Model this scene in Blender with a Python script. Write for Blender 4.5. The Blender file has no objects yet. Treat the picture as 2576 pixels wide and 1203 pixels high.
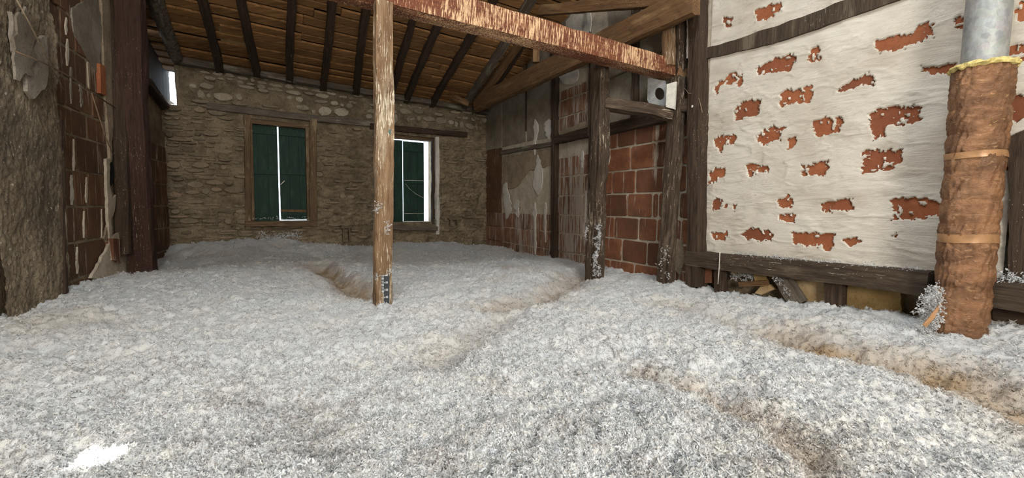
import bpy, bmesh, math, random
import numpy as np
from mathutils import Vector, Matrix

sc = bpy.context.scene
random.seed(7)
RG = np.random.RandomState(11)

# ------------------------------------------------------------------ camera
FPX = 1120.0
PITCH, ROLL = math.radians(4.15), math.radians(.57)
CAM = np.array([0, 0, 1.10])
_F = np.array([0, math.cos(PITCH), -math.sin(PITCH)])
_R0 = np.array([1, 0, 0.]); _U0 = np.array([0, math.sin(PITCH), math.cos(PITCH)])
_R = math.cos(ROLL)*_R0 + math.sin(ROLL)*_U0
_U = -math.sin(ROLL)*_R0 + math.cos(ROLL)*_U0
cd = bpy.data.cameras.new('camera'); cam = bpy.data.objects.new('camera', cd)
sc.collection.objects.link(cam)
cd.sensor_width = 36; cd.lens = 36*FPX/2576; cd.clip_start = .02; cd.clip_end = 300
M = Matrix.Identity(4)
for i, v in enumerate((_R, _U, -_F)):
    for k in range(3): M[k][i] = v[k]
M.translation = Vector(CAM); cam.matrix_world = M
sc.camera = cam

# ------------------------------------------------------------------ sky, sun, daylight, exposure
W = bpy.data.worlds.new('sky'); sc.world = W; W.use_nodes = True
bg = W.node_tree.nodes['Background']; bg.inputs[0].default_value = (.72, .86, 1, 1); bg.inputs[1].default_value = 5.0
sc.view_settings.view_transform = 'Standard'; sc.view_settings.look = 'None'
sc.view_settings.gamma = 1; sc.view_settings.use_curve_mapping = False
sc.view_settings.exposure = 0.22
def look(o, a, b):
    o.location = a; o.rotation_euler = (Vector(b)-Vector(a)).to_track_quat('-Z', 'Y').to_euler()
def area(name, a, b, sx, sy, power, col):
    l = bpy.data.lights.new(name, 'AREA'); l.shape = 'RECTANGLE'; l.size = sx; l.size_y = sy
    l.energy = power; l.color = col
    o = bpy.data.objects.new(name, l); sc.collection.objects.link(o); look(o, a, b); return o
# daylight entering by the window in the wall behind the camera; the overhead lamp is an added fill without any opening
area('window_daylight', (1.2, -3.10, 2.05), (.9, 4.0, 1.6), 1.3, 1.3, 205, (1, .95, .86))
area('overhead_fill', (.3, 1.0, 4.50), (.2, 1.9, 0), 2.6, 1.8, 175, (.88, .95, 1))
sun = bpy.data.lights.new('sun', 'SUN'); sun.energy = 60; sun.angle = math.radians(.53); sun.color = (1, .96, .88)
suno = bpy.data.objects.new('sun', sun); sc.collection.objects.link(suno)
SUND = Vector((-.10, -.55, .80)).normalized()            # towards the sun
suno.rotation_euler = SUND.to_track_quat('Z', 'Y').to_euler(); suno.location = (0, -6, 9)

# ------------------------------------------------------------------ helpers
def ray(x, y): return _F + _R*(x-1288)/FPX - _U*(y-601.5)/FPX
def at(x, y, Y):  d = ray(x, y); return Vector(CAM + d*Y/d[1])
def atz(x, y, z): d = ray(x, y); return Vector(CAM + d*(z-CAM[2])/d[2])

def link(o, parent=None):
    sc.collection.objects.link(o)
    if parent is not None: o.parent = parent
    return o
def tag(o, label=None, cat=None, group=None, kind=None):
    if label: o['label'] = label
    if cat: o['category'] = cat
    if group: o['group'] = group
    if kind: o['kind'] = kind
    return o
def empty(name, loc=(0, 0, 0)):
    o = bpy.data.objects.new(name, None); o.empty_display_size = .1; o.location = loc
    return link(o)
def wloc(o):
    v = Vector(o.location)
    while o.parent: o = o.parent; v += o.location
    return v
def mesh(name, V, Fc, mat, parent=None, smooth=False, origin=None, attrs=None):
    """mesh object from world coordinates; origin moved to its own centre (bottom)"""
    V = np.asarray(V, dtype=np.float64)
    if origin is None:
        o3 = (V.min(0)+V.max(0))/2; o3[2] = V[:, 2].min()
    else: o3 = np.array(origin, float)
    me = bpy.data.meshes.new(name); me.from_pydata((V-o3).tolist(), [], Fc if isinstance(Fc, list) else Fc.tolist())
    if smooth: me.polygons.foreach_set('use_smooth', [True]*len(me.polygons))
    if attrs:
        for k, a in attrs.items():
            at_ = me.attributes.new(k, 'FLOAT', 'POINT'); at_.data.foreach_set('value', np.asarray(a, dtype=np.float32))
    me.materials.append(mat); me.update()
    o = bpy.data.objects.new(name, me)
    pl = wloc(parent) if parent is not None else Vector((0, 0, 0))
    o.location = Vector(o3)-pl
    return link(o, parent)
def fastgrid(name, P, mat, parent=None, keep=None, attrs=None, smooth=True):
    """P: (n,m,3) grid; keep: (n-1,m-1) mask"""
    n, m, _ = P.shape
    idx = np.arange(n*m).reshape(n, m)
    q = np.stack([idx[:-1, :-1], idx[1:, :-1], idx[1:, 1:], idx[:-1, 1:]], -1)
    q = q[keep] if keep is not None else q.reshape(-1, 4)
    used = np.zeros(n*m, bool); used[q.ravel()] = True
    new = np.cumsum(used)-1; V = P.reshape(-1, 3)[used]; q = new[q]
    me = bpy.data.meshes.new(name)
    me.vertices.add(len(V)); o3 = (V.min(0)+V.max(0))/2; o3[2] = V[:, 2].min()
    me.vertices.foreach_set('co', (V-o3).astype(np.float32).ravel())
    me.loops.add(len(q)*4); me.loops.foreach_set('vertex_index', q.astype(np.int32).ravel())
    me.polygons.add(len(q)); me.polygons.foreach_set('loop_start', np.arange(0, len(q)*4, 4, dtype=np.int32))
    me.update(calc_edges=True)
    me.polygons.foreach_set('use_smooth', np.full(len(q), smooth))
    if attrs:
        for k, a in attrs.items():
            x = me.attributes.new(k, 'FLOAT', 'POINT'); x.data.foreach_set('value', a.reshape(-1)[used].astype(np.float32))
    me.materials.append(mat); me.update()
    o = bpy.data.objects.new(name, me); pl = wloc(parent) if parent is not None else Vector((0, 0, 0))
    o.location = Vector(o3)-pl
    return link(o, parent)

# vectorised value noise
def _h(i, j, k, s):
    n = (i.astype(np.int64)*374761393 + j.astype(np.int64)*668265263 + k*2147483647 + s*1274126177) & 0xffffffff
    n = ((n ^ (n >> 13))*1274126177) & 0xffffffff
    n = ((n ^ (n >> 16))*2246822519) & 0xffffffff
    return ((n ^ (n >> 15)) & 0xffffff)/float(0xffffff)*2-1
def vn(x, y, s=0):
    i = np.floor(x); j = np.floor(y); u = x-i; v = y-j
    u = u*u*u*(u*(u*6-15)+10); v = v*v*v*(v*(v*6-15)+10)
    a = _h(i, j, 0, s); b = _h(i+1, j, 0, s); c = _h(i, j+1, 0, s); d = _h(i+1, j+1, 0, s)
    return (a*(1-u)+b*u)*(1-v)+(c*(1-u)+d*u)*v
def fbm(x, y, s=0, oct=4, g=.5):
    r = 0; a = 1.; t = 0
    for o in range(oct):
        r = r+a*vn(x*2**o+o*17.3, y*2**o-o*9.1, s+o); t += a; a *= g
    return r/t
def worley(x, y, s=0):
    i0 = np.floor(x); j0 = np.floor(y); d1 = np.full(x.shape, 9.)
    for di in (-1, 0, 1):
        for dj in (-1, 0, 1):
            i = i0+di; j = j0+dj
            px = i+.5+.45*_h(i, j, 1, s); py = j+.5+.45*_h(i, j, 2, s)
            d1 = np.minimum(d1, (px-x)**2+(py-y)**2)
    return np.sqrt(d1)

# ------------------------------------------------------------------ materials
def newmat(name, rough=.85, metal=0, spec=.3):
    m = bpy.data.materials.new(name); m.use_nodes = True; nt = m.node_tree; b = nt.nodes['Principled BSDF']
    b.inputs['Roughness'].default_value = rough; b.inputs['Metallic'].default_value = metal
    b.inputs['Specular IOR Level'].default_value = spec
    return m, nt, b
def N(nt, t, **kw):
    n = nt.nodes.new(t)
    for k, v in kw.items(): setattr(n, k, v)
    return n
class G:
    """tiny node-graph helper"""
    def __init__(s, nt, obj=True):
        s.nt = nt; s.L = nt.links.new
        if obj: s.co = N(nt, 'ShaderNodeTexCoord').outputs['Object']
        else: s.co = N(nt, 'ShaderNodeNewGeometry').outputs['Position']
    def rand(s): return N(s.nt, 'ShaderNodeObjectInfo').outputs['Random']
    def offs(s):
        """coordinates shifted by the object's own random number"""
        v = N(s.nt, 'ShaderNodeVectorMath', operation='ADD'); m = N(s.nt, 'ShaderNodeMath', operation='MULTIPLY')
        s.L(s.rand(), m.inputs[0]); m.inputs[1].default_value = 37; s.L(s.co, v.inputs[0]); s.L(m.outputs[0], v.inputs[1]); s.co = v.outputs[0]
    def noise(s, scale, stretch=(1, 1, 1), detail=4, rough=.6, dist=0):
        mp = N(s.nt, 'ShaderNodeMapping'); mp.inputs['Scale'].default_value = stretch; s.L(s.co, mp.inputs[0])
        n = N(s.nt, 'ShaderNodeTexNoise'); n.inputs['Scale'].default_value = scale; n.inputs['Detail'].default_value = detail
        n.inputs['Roughness'].default_value = rough; n.inputs['Distortion'].default_value = dist
        s.L(mp.outputs[0], n.inputs['Vector']); return n.outputs['Fac']
    def vor(s, scale, stretch=(1, 1, 1), feature='F1', out='Distance'):
        mp = N(s.nt, 'ShaderNodeMapping'); mp.inputs['Scale'].default_value = stretch; s.L(s.co, mp.inputs[0])
        n = N(s.nt, 'ShaderNodeTexVoronoi', feature=feature); n.inputs['Scale'].default_value = scale
        s.L(mp.outputs[0], n.inputs['Vector']); return n.outputs[out]
    def attr(s, name): return N(s.nt, 'ShaderNodeAttribute', attribute_name=name).outputs['Fac']
    def math(s, op, a, b=0, clamp=False):
        m = N(s.nt, 'ShaderNodeMath', operation=op, use_clamp=clamp)
        for i, v in enumerate((a, b)):
            if isinstance(v, (int, float)): m.inputs[i].default_value = v
            else: s.L(v, m.inputs[i])
        return m.outputs[0]
    def step(s, v, lo, hi):
        m = N(s.nt, 'ShaderNodeMapRange', interpolation_type='SMOOTHSTEP'); s.L(v, m.inputs[0])
        m.inputs[1].default_value = lo; m.inputs[2].default_value = hi; return m.outputs[0]
    def ramp(s, v, stops):
        r = N(s.nt, 'ShaderNodeValToRGB'); e = r.color_ramp.elements
        while len(e) < len(stops): e.new(.5)
        for i, (p, c) in enumerate(stops): e[i].position = p; e[i].color = (*c, 1)
        s.L(v, r.inputs[0]); return r.outputs[0]
    def mix(s, f, a, b, mode='MIX'):
        m = N(s.nt, 'ShaderNodeMix', data_type='RGBA', blend_type=mode)
        if isinstance(f, (int, float)): m.inputs[0].default_value = f
        else: s.L(f, m.inputs[0])
        for i, v in ((6, a), (7, b)):
            if isinstance(v, tuple): m.inputs[i].default_value = (*v, 1)
            else: s.L(v, m.inputs[i])
        return m.outputs[2]
    def bump(s, b, h, strength=.5, dist=.01):
        n = N(s.nt, 'ShaderNodeBump'); n.inputs['Strength'].default_value = strength; n.inputs['Distance'].default_value = dist
        s.L(h, n.inputs['Height']); s.L(n.outputs[0], b.inputs['Normal'])

def m_wood(name, dark, mid, light=None, lamt=0., lcol=(.75, .68, .55), axis='z', worm=.5, rough=.8, lsc=62):
    """grain runs along local z; lime spatter/drips run along `axis` of the object"""
    m, nt, b = newmat(name, rough); g = G(nt); g.offs()
    gr = g.noise(9, (6, 6, .35), 6, .65, .6); blot = g.noise(2.2, (1, 1, .6), 5, .6)
    c = g.ramp(gr, [(.25, dark), (.5, tuple((a+b_)/2 for a, b_ in zip(dark, mid))), (.75, mid)])
    c = g.mix(g.step(blot, .4, .7), c, tuple(v*.55 for v in dark), 'MIX') if worm > .6 else c
    if light: c = g.mix(g.step(g.noise(5, (1.5, 1.5, .3), 6, .7), .52, .68), c, light)
    ch = g.noise(30, (2.2, 2.2, .25), 4, .7)
    c = g.mix(g.math('MULTIPLY', g.step(ch, .56, .7), worm), c, tuple(v*.3 for v in dark))
    if lamt > 0:
        st = {'z': (1.6, 1.6, .12), 'x': (.12, 1.6, 1.6), 'y': (1.6, .12, 1.6)}[axis]
        dr = g.noise(lsc, st, 5, .75); reg = g.noise(2.6, (1, 1, .7), 4, .6)
        f = g.step(g.math('ADD', dr, g.math('MULTIPLY', reg, .45)), .90-lamt*.16, .99-lamt*.16)
        sp = g.step(g.vor(60, (1, 1, .6)), .16, .08)
        f = g.math('MAXIMUM', f, g.math('MULTIPLY', sp, g.step(reg, .5, .62)))
        c = g.mix(g.math('MULTIPLY', f, .85), c, lcol)
    g.L(c, b.inputs['Base Color'])
    g.bump(b, g.math('ADD', g.math('MULTIPLY', gr, .6), g.math('MULTIPLY', ch, -.7)), .9, .012)
    return m
mw_dark = m_wood('wood_dark_old', (.022, .014, .009), (.085, .052, .032), None, .12, (.42, .36, .27))
mw_drip_dark = m_wood('wood_dark_with_lime_drips', (.022, .014, .009), (.10, .065, .040), (.15, .11, .075), .5, (.55, .46, .35))
mw_brown = m_wood('wood_brown', (.085, .045, .02), (.24, .13, .058), (.28, .17, .08), .1, (.6, .45, .28))
mw_post = m_wood('wood_spattered_post', (.13, .065, .03), (.35, .225, .125), (.48, .38, .26), .85, (.86, .76, .58), worm=.85, lsc=75)
mw_beam = m_wood('wood_red_beam_with_lime_drips', (.085, .026, .013), (.24, .078, .036), (.36, .16, .07), 1.08, (.88, .58, .33), axis='y', worm=.4, lsc=58)
mw_grey = m_wood('wood_weathered_grey', (.05, .04, .03), (.20, .16, .12), (.30, .26, .2), .2, (.5, .45, .36))
mw_leftpost = m_wood('wood_dark_red_post', (.025, .013, .009), (.085, .040, .027), None, .25, (.45, .36, .27))
mw_sill = m_wood('wood_sill_dusty', (.025, .017, .010), (.095, .065, .042), (.14, .11, .075), .2, (.45, .41, .34))
mw_frame = m_wood('wood_window_frame', (.06, .035, .018), (.22, .14, .075), (.34, .25, .15), .2, (.5, .45, .35))

def m_board():
    m, nt, b = newmat('roof_board_wood', .8); g = G(nt); g.offs()
    gr = g.noise(7, (.25, 5, 5), 6, .65, .5); bl = g.noise(3, (.8, 2, 2), 4, .6)
    c = g.ramp(gr, [(.25, (.15, .072, .026)), (.55, (.40, .205, .08)), (.8, (.60, .35, .15))])
    c = g.mix(g.math('MULTIPLY', g.step(bl, .48, .75), .35), c, (.06, .032, .015))
    r = g.rand()
    c = g.mix(g.math('MULTIPLY', r, .6), c, (.11, .055, .02))
    g.L(c, b.inputs['Base Color']); g.bump(b, gr, .7, .008); return m
mt_board = m_board()

def m_brick(name, a, bcol, c3, streak=.0, scol=(.50, .43, .34), dirt_shade=.3):
    m, nt, b = newmat(name, .9, spec=.15); g = G(nt, obj=False)
    n = g.noise(7, detail=6, rough=.65); f = g.noise(70, detail=3, rough=.7); r = g.rand()
    c = g.mix(g.step(n, .35, .68), a, bcol)
    c = g.mix(g.math('MULTIPLY', g.step(r, .35, .95), .75), c, c3)
    c = g.mix(g.math('MULTIPLY', g.step(f, .5, .75), .5), c, tuple(v*.5 for v in a))
    c = g.mix(g.math('MULTIPLY', g.step(g.noise(2.3, detail=5), .45, .7), dirt_shade), c, (.07, .045, .028))  # blotches of real dirt only
    if streak:
        s1 = g.noise(16, (1.6, 1.6, .12), 5, .7); rg = g.noise(1.9, (1, 1, .5), 3)
        fs = g.step(g.math('ADD', s1, g.math('MULTIPLY', rg, .5)), .84-.2*streak, .95-.2*streak)
        c = g.mix(g.math('MULTIPLY', fs, .85), c, scol)
    g.L(c, b.inputs['Base Color']); g.bump(b, g.math('ADD', f, n), .5, .006); return m
mb_part = m_brick('brick_brown_red', (.20, .080, .042), (.30, .125, .062), (.105, .048, .030), .22, dirt_shade=.6)
mb_streak = m_brick('brick_lime_streaked', (.22, .105, .066), (.31, .165, .10), (.15, .085, .058), .58, (.46, .40, .34), .5)
mb_left = m_brick('brick_dull_brown', (.12, .062, .036), (.18, .092, .048), (.085, .050, .033), .12, (.42, .34, .25), .7)
mb_white = m_brick('brick_orange_red', (.27, .088, .040), (.36, .125, .055), (.19, .062, .032), 0, dirt_shade=.25)

def m_plain(name, a, bcol, scale=5, fine=60, fa=.4, rough=.92, bump=.6, dist=.008, stretch=(1, 1, 1), stain=None, samt=.5, speck=None):
    m, nt, b = newmat(name, rough, spec=.15); g = G(nt, obj=False)
    n = g.noise(scale, stretch, 6, .65); f = g.noise(fine, detail=4, rough=.7)
    c = g.mix(g.step(n, .35, .65), a, bcol); c = g.mix(g.math('MULTIPLY', g.step(f, .5, .72), fa), c, tuple(v*.45 for v in a))
    if stain: c = g.mix(g.math('MULTIPLY', g.step(g.noise(1.3, (1, 1, 1.6), 5, .6), .5, .7), samt), c, stain)
    if speck: c = g.mix(g.step(g.noise(45, (1, 1, .7), 3, .7), .62, .68), c, speck)
    g.L(c, b.inputs['Base Color']); g.bump(b, g.math('ADD', f, g.math('MULTIPLY', n, 2)), bump, dist); return m
mt_mortar = m_plain('mortar_light', (.42, .35, .26), (.55, .48, .38), 9, fa=.5)
mt_mortar_dark = m_plain('mortar_earthy', (.17, .13, .082), (.29, .225, .145), 6, 50, .8, dist=.02, stain=(.11, .08, .05))
mt_plaster_grey = m_plain('plaster_grey_brown', (.20, .165, .125), (.30, .26, .205), 4, 55, .6, stain=(.12, .10, .07))
mt_plaster_pale = m_plain('plaster_pale', (.55, .50, .43), (.66, .61, .54), 8, 70, .5)
mt_plaster_mid = m_plain('plaster_brown', (.25, .19, .125), (.36, .28, .19), 6, 55, .8, stain=(.15, .11, .07), dist=.015)
mt_render_left = m_plain('rough_render_left', (.17, .13, .085), (.27, .215, .145), 3.2, 38, .9, dist=.02, stretch=(1, 1, .4), stain=(.09, .07, .05), samt=.7, speck=(.42, .38, .31))
mt_clay = m_plain('clay_ochre', (.30, .19, .075), (.40, .27, .12), 6, 50, .6)
mt_clay_pale = m_plain('clay_pale_ochre', (.42, .28, .14), (.52, .38, .22), 7, 45, .5)
mt_shell = m_plain('limewashed_shell', (.42, .37, .30), (.50, .45, .37), 2, 30, .3)

def m_stone(name, cols, amt=.5):
    m, nt, b = newmat(name, .9, spec=.2); g = G(nt, obj=False)
    r = g.math('ADD', g.attr('tint'), 0); n = g.noise(9, detail=6, rough=.65); f = g.noise(60, detail=4, rough=.7)
    v = g.math('ADD', g.math('MULTIPLY', r, .65), g.math('MULTIPLY', n, .5))
    c = g.ramp(v, [(i/(len(cols)-1)*.7+.15, k) for i, k in enumerate(cols)])
    c = g.mix(g.math('MULTIPLY', g.step(f, .5, .7), amt), c, (.05, .038, .025))
    c = g.mix(g.math('MULTIPLY', g.step(g.noise(1.1, (1, 1, 1.3), 4), .48, .66), .4), c, (.085, .065, .042))
    g.L(c, b.inputs['Base Color']); g.bump(b, g.math('ADD', n, f), .8, .012); return m
ms_slate = m_stone('stone_slaty_tan', [(.13, .10, .063), (.20, .155, .10), (.28, .22, .15), (.32, .23, .15), (.23, .19, .13)])
ms_rubble = m_stone('stone_rubble_grey_tan', [(.19, .155, .105), (.31, .255, .18), (.43, .36, .265), (.27, .22, .155), (.48, .41, .31)], .6)

def m_white():
    m, nt, b = newmat('limewash_white', .9, spec=.2); g = G(nt, obj=False)
    n = g.noise(2.4, (1, 1, 1.5), 6, .6); f = g.noise(40, detail=5, rough=.7)
    c = g.mix(g.step(n, .38, .68), (.66, .605, .52), (.53, .47, .385))
    c = g.mix(g.math('MULTIPLY', g.step(g.noise(3.2, (.6, .6, 1.8), 6, .65), .56, .72), .55), c, (.42, .36, .28))
    cr = g.vor(2.2, (1, 1, 1.5), 'DISTANCE_TO_EDGE'); crm = g.noise(2.7, detail=3)
    wv = g.noise(7, (.35, .35, 2.2), 6, .7, 1.2)
    line = g.step(g.math('ABSOLUTE', g.math('SUBTRACT', wv, .5)), .012, .0)
    c = g.mix(g.math('MULTIPLY', g.math('MULTIPLY', line, g.step(crm, .42, .6)), .55), c, (.30, .25, .19))
    c = g.mix(g.math('MULTIPLY', g.step(f, .66, .74), .5), c, (.33, .28, .21))
    edge = g.attr('inner')
    c = g.mix(edge, c, (.40, .22, .13))
    g.L(c, b.inputs['Base Color'])
    g.bump(b, g.math('ADD', g.math('MULTIPLY', wv, 1.5), g.math('MULTIPLY', f, .6)), .55, .014); return m
mt_white = m_white()

def m_fluff(name='insulation_white_fluff'):
    m, nt, b = newmat(name, 1, spec=.05); g = G(nt, obj=False)
    n = g.noise(3, detail=4); f = g.noise(90, detail=3, rough=.8)
    c = g.mix(g.step(n, .4, .62), (.62, .63, .635), (.68, .665, .635))
    c = g.mix(g.math('MULTIPLY', g.step(g.noise(16, detail=5, rough=.7), .52, .72), .35), c, (.44, .40, .375))
    c = g.mix(g.math('MULTIPLY', g.step(f, .57, .68), .7), c, (.17, .145, .13))  # dark specks paint the shaded cracks between flakes
    c = g.mix(g.attr('dirt_shade'), c, (.38, .28, .18))  # brown for dirty patches plus painted shade in troughs and creases
    g.L(c, b.inputs['Base Color']); g.bump(b, f, .9, .010)
    return m
mt_fluff = m_fluff()
def inst(nt, name): return N(nt, 'ShaderNodeAttribute', attribute_name=name, attribute_type='INSTANCER').outputs['Fac']
def m_flake():
    m, nt, b = newmat('insulation_flake', 1, spec=.05); g = G(nt, obj=False)
    c = g.mix(g.rand(), (.62, .635, .65), (.76, .76, .745))
    c = g.mix(g.math('MULTIPLY', g.step(g.noise(5, detail=6, rough=.7), .48, .68), .38), c, (.36, .31, .285))
    c = g.mix(g.math('MULTIPLY', g.step(g.noise(75, detail=3, rough=.7), .58, .67), .6), c, (.22, .185, .17))  # specks darken the flakes like shaded gaps
    c = g.mix(g.math('MULTIPLY', g.step(g.noise(11, detail=4), .56, .68), .8), c, (.82, .84, .86))
    c = g.mix(inst(nt, 'dirt_shade'), c, (.40, .30, .20))  # dirt tint that also carries the painted trough shade
    g.L(c, b.inputs['Base Color'])
    tr = N(nt, 'ShaderNodeBsdfTranslucent'); mx = N(nt, 'ShaderNodeMixShader'); mx.inputs[0].default_value = .25
    g.L(c, tr.inputs[0]); g.L(b.outputs[0], mx.inputs[1]); g.L(tr.outputs[0], mx.inputs[2])
    g.L(mx.outputs[0], nt.nodes['Material Output'].inputs[0]); return m
mt_flake = m_flake()

def m_green():
    m, nt, b = newmat('shutter_dark_green', .7); g = G(nt); g.offs()
    c = g.mix(g.step(g.noise(8, (3, 3, .5), 5, .7), .45, .7), (.010, .034, .022), (.022, .055, .036))
    c = g.mix(g.step(g.noise(35, (1, 1, .5), 4, .8), .66, .74), c, (.16, .15, .11))
    g.L(c, b.inputs['Base Color']); g.bump(b, g.noise(20, (3, 3, .4)), .5, .005); return m
mt_green = m_green()
def m_simple(name, col, rough=.6, metal=0, var=.15, scale=30, em=0):
    m, nt, b = newmat(name, rough, metal); g = G(nt)
    c = g.mix(g.step(g.noise(scale, detail=4), .35, .7), col, tuple(v*(1-var) for v in col))
    g.L(c, b.inputs['Base Color']); g.bump(b, g.noise(scale*2), .2, .003); return m
mt_wire = m_simple('rusty_wire', (.22, .14, .09))
mt_string = m_simple('pale_string', (.72, .68, .58))
mt_whiteboard = m_simple('white_painted_board', (.74, .71, .62), .6, 0, .2, 18)
mt_ruler = m_simple('ruler_dark_grey', (.045, .05, .058), .5)
mt_rulerw = m_simple('ruler_white_print', (.85, .85, .83), .5, 0, .02)
mt_yellow = m_simple('mineral_wool_yellow', (.72, .58, .22), 1, 0, .35, 60)
mt_bark = m_simple('verge_log_bark', (.13, .10, .07), .9, 0, .6, 25)
mt_roundgreen = m_simple('green_paint_dot', (.12, .19, .16), .7)
mt_sun_block = m_simple('sun_block_pane', (.8, .83, .86), .5, 0, .03)
def m_galv():
    m, nt, b = newmat('galvanised_sheet', .58, .35); g = G(nt)
    c = g.mix(g.step(g.noise(26, (1, 1, .6), 5, .7), .35, .7), (.30, .30, .275), (.42, .42, .385))
    c = g.mix(g.step(g.noise(6, (2, 2, .5), 4), .5, .75), c, (.26, .255, .22))
    v = g.vor(34, out='Color')
    c = g.mix(.3, c, v, 'SOFT_LIGHT'); bw = N(nt, 'ShaderNodeHueSaturation'); bw.inputs['Saturation'].default_value = .25; g.L(c, bw.inputs['Color'])
    g.L(bw.outputs[0], b.inputs['Base Color']); g.bump(b, g.noise(9), .3, .01); return m
mt_galv = m_galv()
def m_foil():
    m, nt, b = newmat('copper_brown_film', .36, .1, .55); g = G(nt)
    n = g.noise(5, (1, 1, 1.4), 6, .65, .6); n2 = g.noise(16, (1, 1, 2.2), 6, .7, 1.5)
    c = g.mix(g.step(n, .36, .66), (.19, .088, .040), (.40, .20, .095))
    c = g.mix(g.math('MULTIPLY', g.step(n2, .56, .68), .6), c, (.62, .36, .18))  # lighter streaks paint highlights into the film colour
    c = g.mix(g.math('MULTIPLY', g.step(g.noise(2.2, detail=3), .5, .7), .5), c, (.20, .115, .06))
    g.L(c, b.inputs['Base Color']); g.bump(b, g.math('ADD', n2, n), .8, .02); return m
mt_foil = m_foil()
mt_tape = m_simple('pale_brown_tape', (.46, .25, .12), .35, .1, .25, 20)

# ------------------------------------------------------------------ shape builders
def ngon_slab(name, front, nrm, depth, mat, parent=None, bev=.006, dome=0, attrs=None):
    """front: list of world points (CCW seen from the room), extruded against nrm; edges slightly bevelled"""
    P = np.array([list(p) for p in front], float); nrm = np.array(nrm, float); n = len(P); c = P.mean(0)
    d = c-P; L = np.linalg.norm(d, axis=1, keepdims=True); inner = P+d/np.maximum(L, 1e-6)*np.minimum(bev, L*.4)
    V = np.vstack([inner+nrm*dome*.6, P-nrm*bev, P-nrm*depth, [c+nrm*dome]])
    F = []
    for i in range(n):
        j = (i+1) % n
        F += [(3*n, i, j), (i, n+i, n+j, j), (n+i, 2*n+i, 2*n+j, n+j)]
    F.append(tuple(range(3*n-1, 2*n-1, -1)))
    a = {k: np.full(len(V), v) for k, v in attrs.items()} if attrs else None
    return mesh(name, V, F, mat, parent, attrs=a)
def poly_slab(name, front, nrm, depth, mat, parent=None, jag=0, step_=.05):
    """concave-safe slab: outline resampled with a rough edge, front triangulated"""
    P = [Vector(p) for p in front]; nrm = Vector(nrm); out = []
    for i in range(len(P)):
        a, b = P[i], P[(i+1) % len(P)]; L = (b-a).length; k = max(1, int(L/step_)) if jag else 1
        t = (b-a).normalized(); side = t.cross(nrm)
        for q in range(k):
            p = a+(b-a)*q/k
            if jag and q: p = p+side*random.uniform(-jag, jag)
            out.append(p)
    bm = bmesh.new(); vs = [bm.verts.new(p) for p in out]; f = bm.faces.new(vs)
    f.normal_update()
    if f.normal.dot(nrm) < 0: f.normal_flip()
    r = bmesh.ops.extrude_face_region(bm, geom=[f]); nv = [v for v in r['geom'] if isinstance(v, bmesh.types.BMVert)]
    bmesh.ops.translate(bm, verts=nv, vec=-nrm*depth)
    bmesh.ops.triangulate(bm, faces=[x for x in bm.faces if len(x.verts) > 4]); bmesh.ops.recalc_face_normals(bm, faces=bm.faces[:])
    V = [v.co[:] for v in bm.verts]; bm.verts.index_update(); F = [tuple(v.index for v in x.verts) for x in bm.faces]; bm.free()
    return mesh(name, V, F, mat, parent)

def timber_data(p0, p1, w0, h0, w1=None, h1=None, xdir=(1, 0, 0), rough=.006, bow=0., seg=.05, seed=0, rnd=.12):
    p0 = Vector(p0); p1 = Vector(p1); w1 = w0 if w1 is None else w1; h1 = h0 if h1 is None else h1
    L = (p1-p0).length; Z = (p1-p0)/L; X = Vector(xdir); X = (X-Z*X.dot(Z)).normalized(); Y = Z.cross(X)
    n = max(4, int(L/seg)); prof = []
    k = 5
    for sx, sy, dx, dy in ((-1, -1, 1, 0), (1, -1, 0, 1), (1, 1, -1, 0), (-1, 1, 0, -1)):
        for q in range(k):
            t = q/k*2
            x, y = sx+dx*t, sy+dy*t
            m = max(abs(x), abs(y)); rr = math.hypot(x, y)
            f = 1-rnd*max(0, rr-1)/.414*.5
            prof.append((x*f/2, y*f/2))
    prof = np.array(prof); m_ = len(prof); V = np.zeros((n+1, m_, 3))
    t = np.linspace(0, 1, n+1)[:, None]
    wx = (w0+(w1-w0)*t); hy = (h0+(h1-h0)*t)
    u = t*L; ph = np.arange(m_)[None, :]
    nz = fbm(u*3+seed*7.7+0*ph, ph*.55+seed*3.1+0*u, seed, 3)*rough*2+fbm(u*14+seed+0*ph, ph*.9+0*u, seed+5, 2)*rough
    cx = bow*np.sin(np.pi*t)*fbm(t*1.3+seed*1.9, t*0+seed, seed+9, 2)*2
    cy = bow*np.sin(np.pi*t)*fbm(t*1.3+seed*2.7+5, t*0+seed, seed+19, 2)*2
    r = np.hypot(prof[:, 0], prof[:, 1])[None, :]
    V[..., 0] = prof[None, :, 0]*wx+prof[None, :, 0]/r*nz+cx
    V[..., 1] = prof[None, :, 1]*hy+prof[None, :, 1]/r*nz+cy
    V[..., 2] = u
    V = np.vstack([V.reshape(-1, 3), [[0, 0, 0], [0, 0, L]]]); a = (n+1)*m_
    F = []
    for i in range(n):
        for j in range(m_):
            j2 = (j+1) % m_; F.append((i*m_+j, i*m_+j2, (i+1)*m_+j2, (i+1)*m_+j))
    for j in range(m_):
        j2 = (j+1) % m_; F.append((a, j2, j)); F.append((a+1, n*m_+j, n*m_+j2))
    R = Matrix((X, Y, Z)).transposed()
    return V, F, R, p0
def timber(name, p0, p1, w0, h0, mat, parent=None, **kw):
    V, F, R, o = timber_data(p0, p1, w0, h0, **kw)
    me = bpy.data.meshes.new(name); me.from_pydata(V.tolist(), [], F)
    me.materials.append(mat); me.update()
    ob = bpy.data.objects.new(name, me)
    ob.matrix_local = Matrix.Translation(Vector(o)-(wloc(parent) if parent else Vector((0, 0, 0)))) @ R.to_4x4()
    return link(ob, parent)
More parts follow.
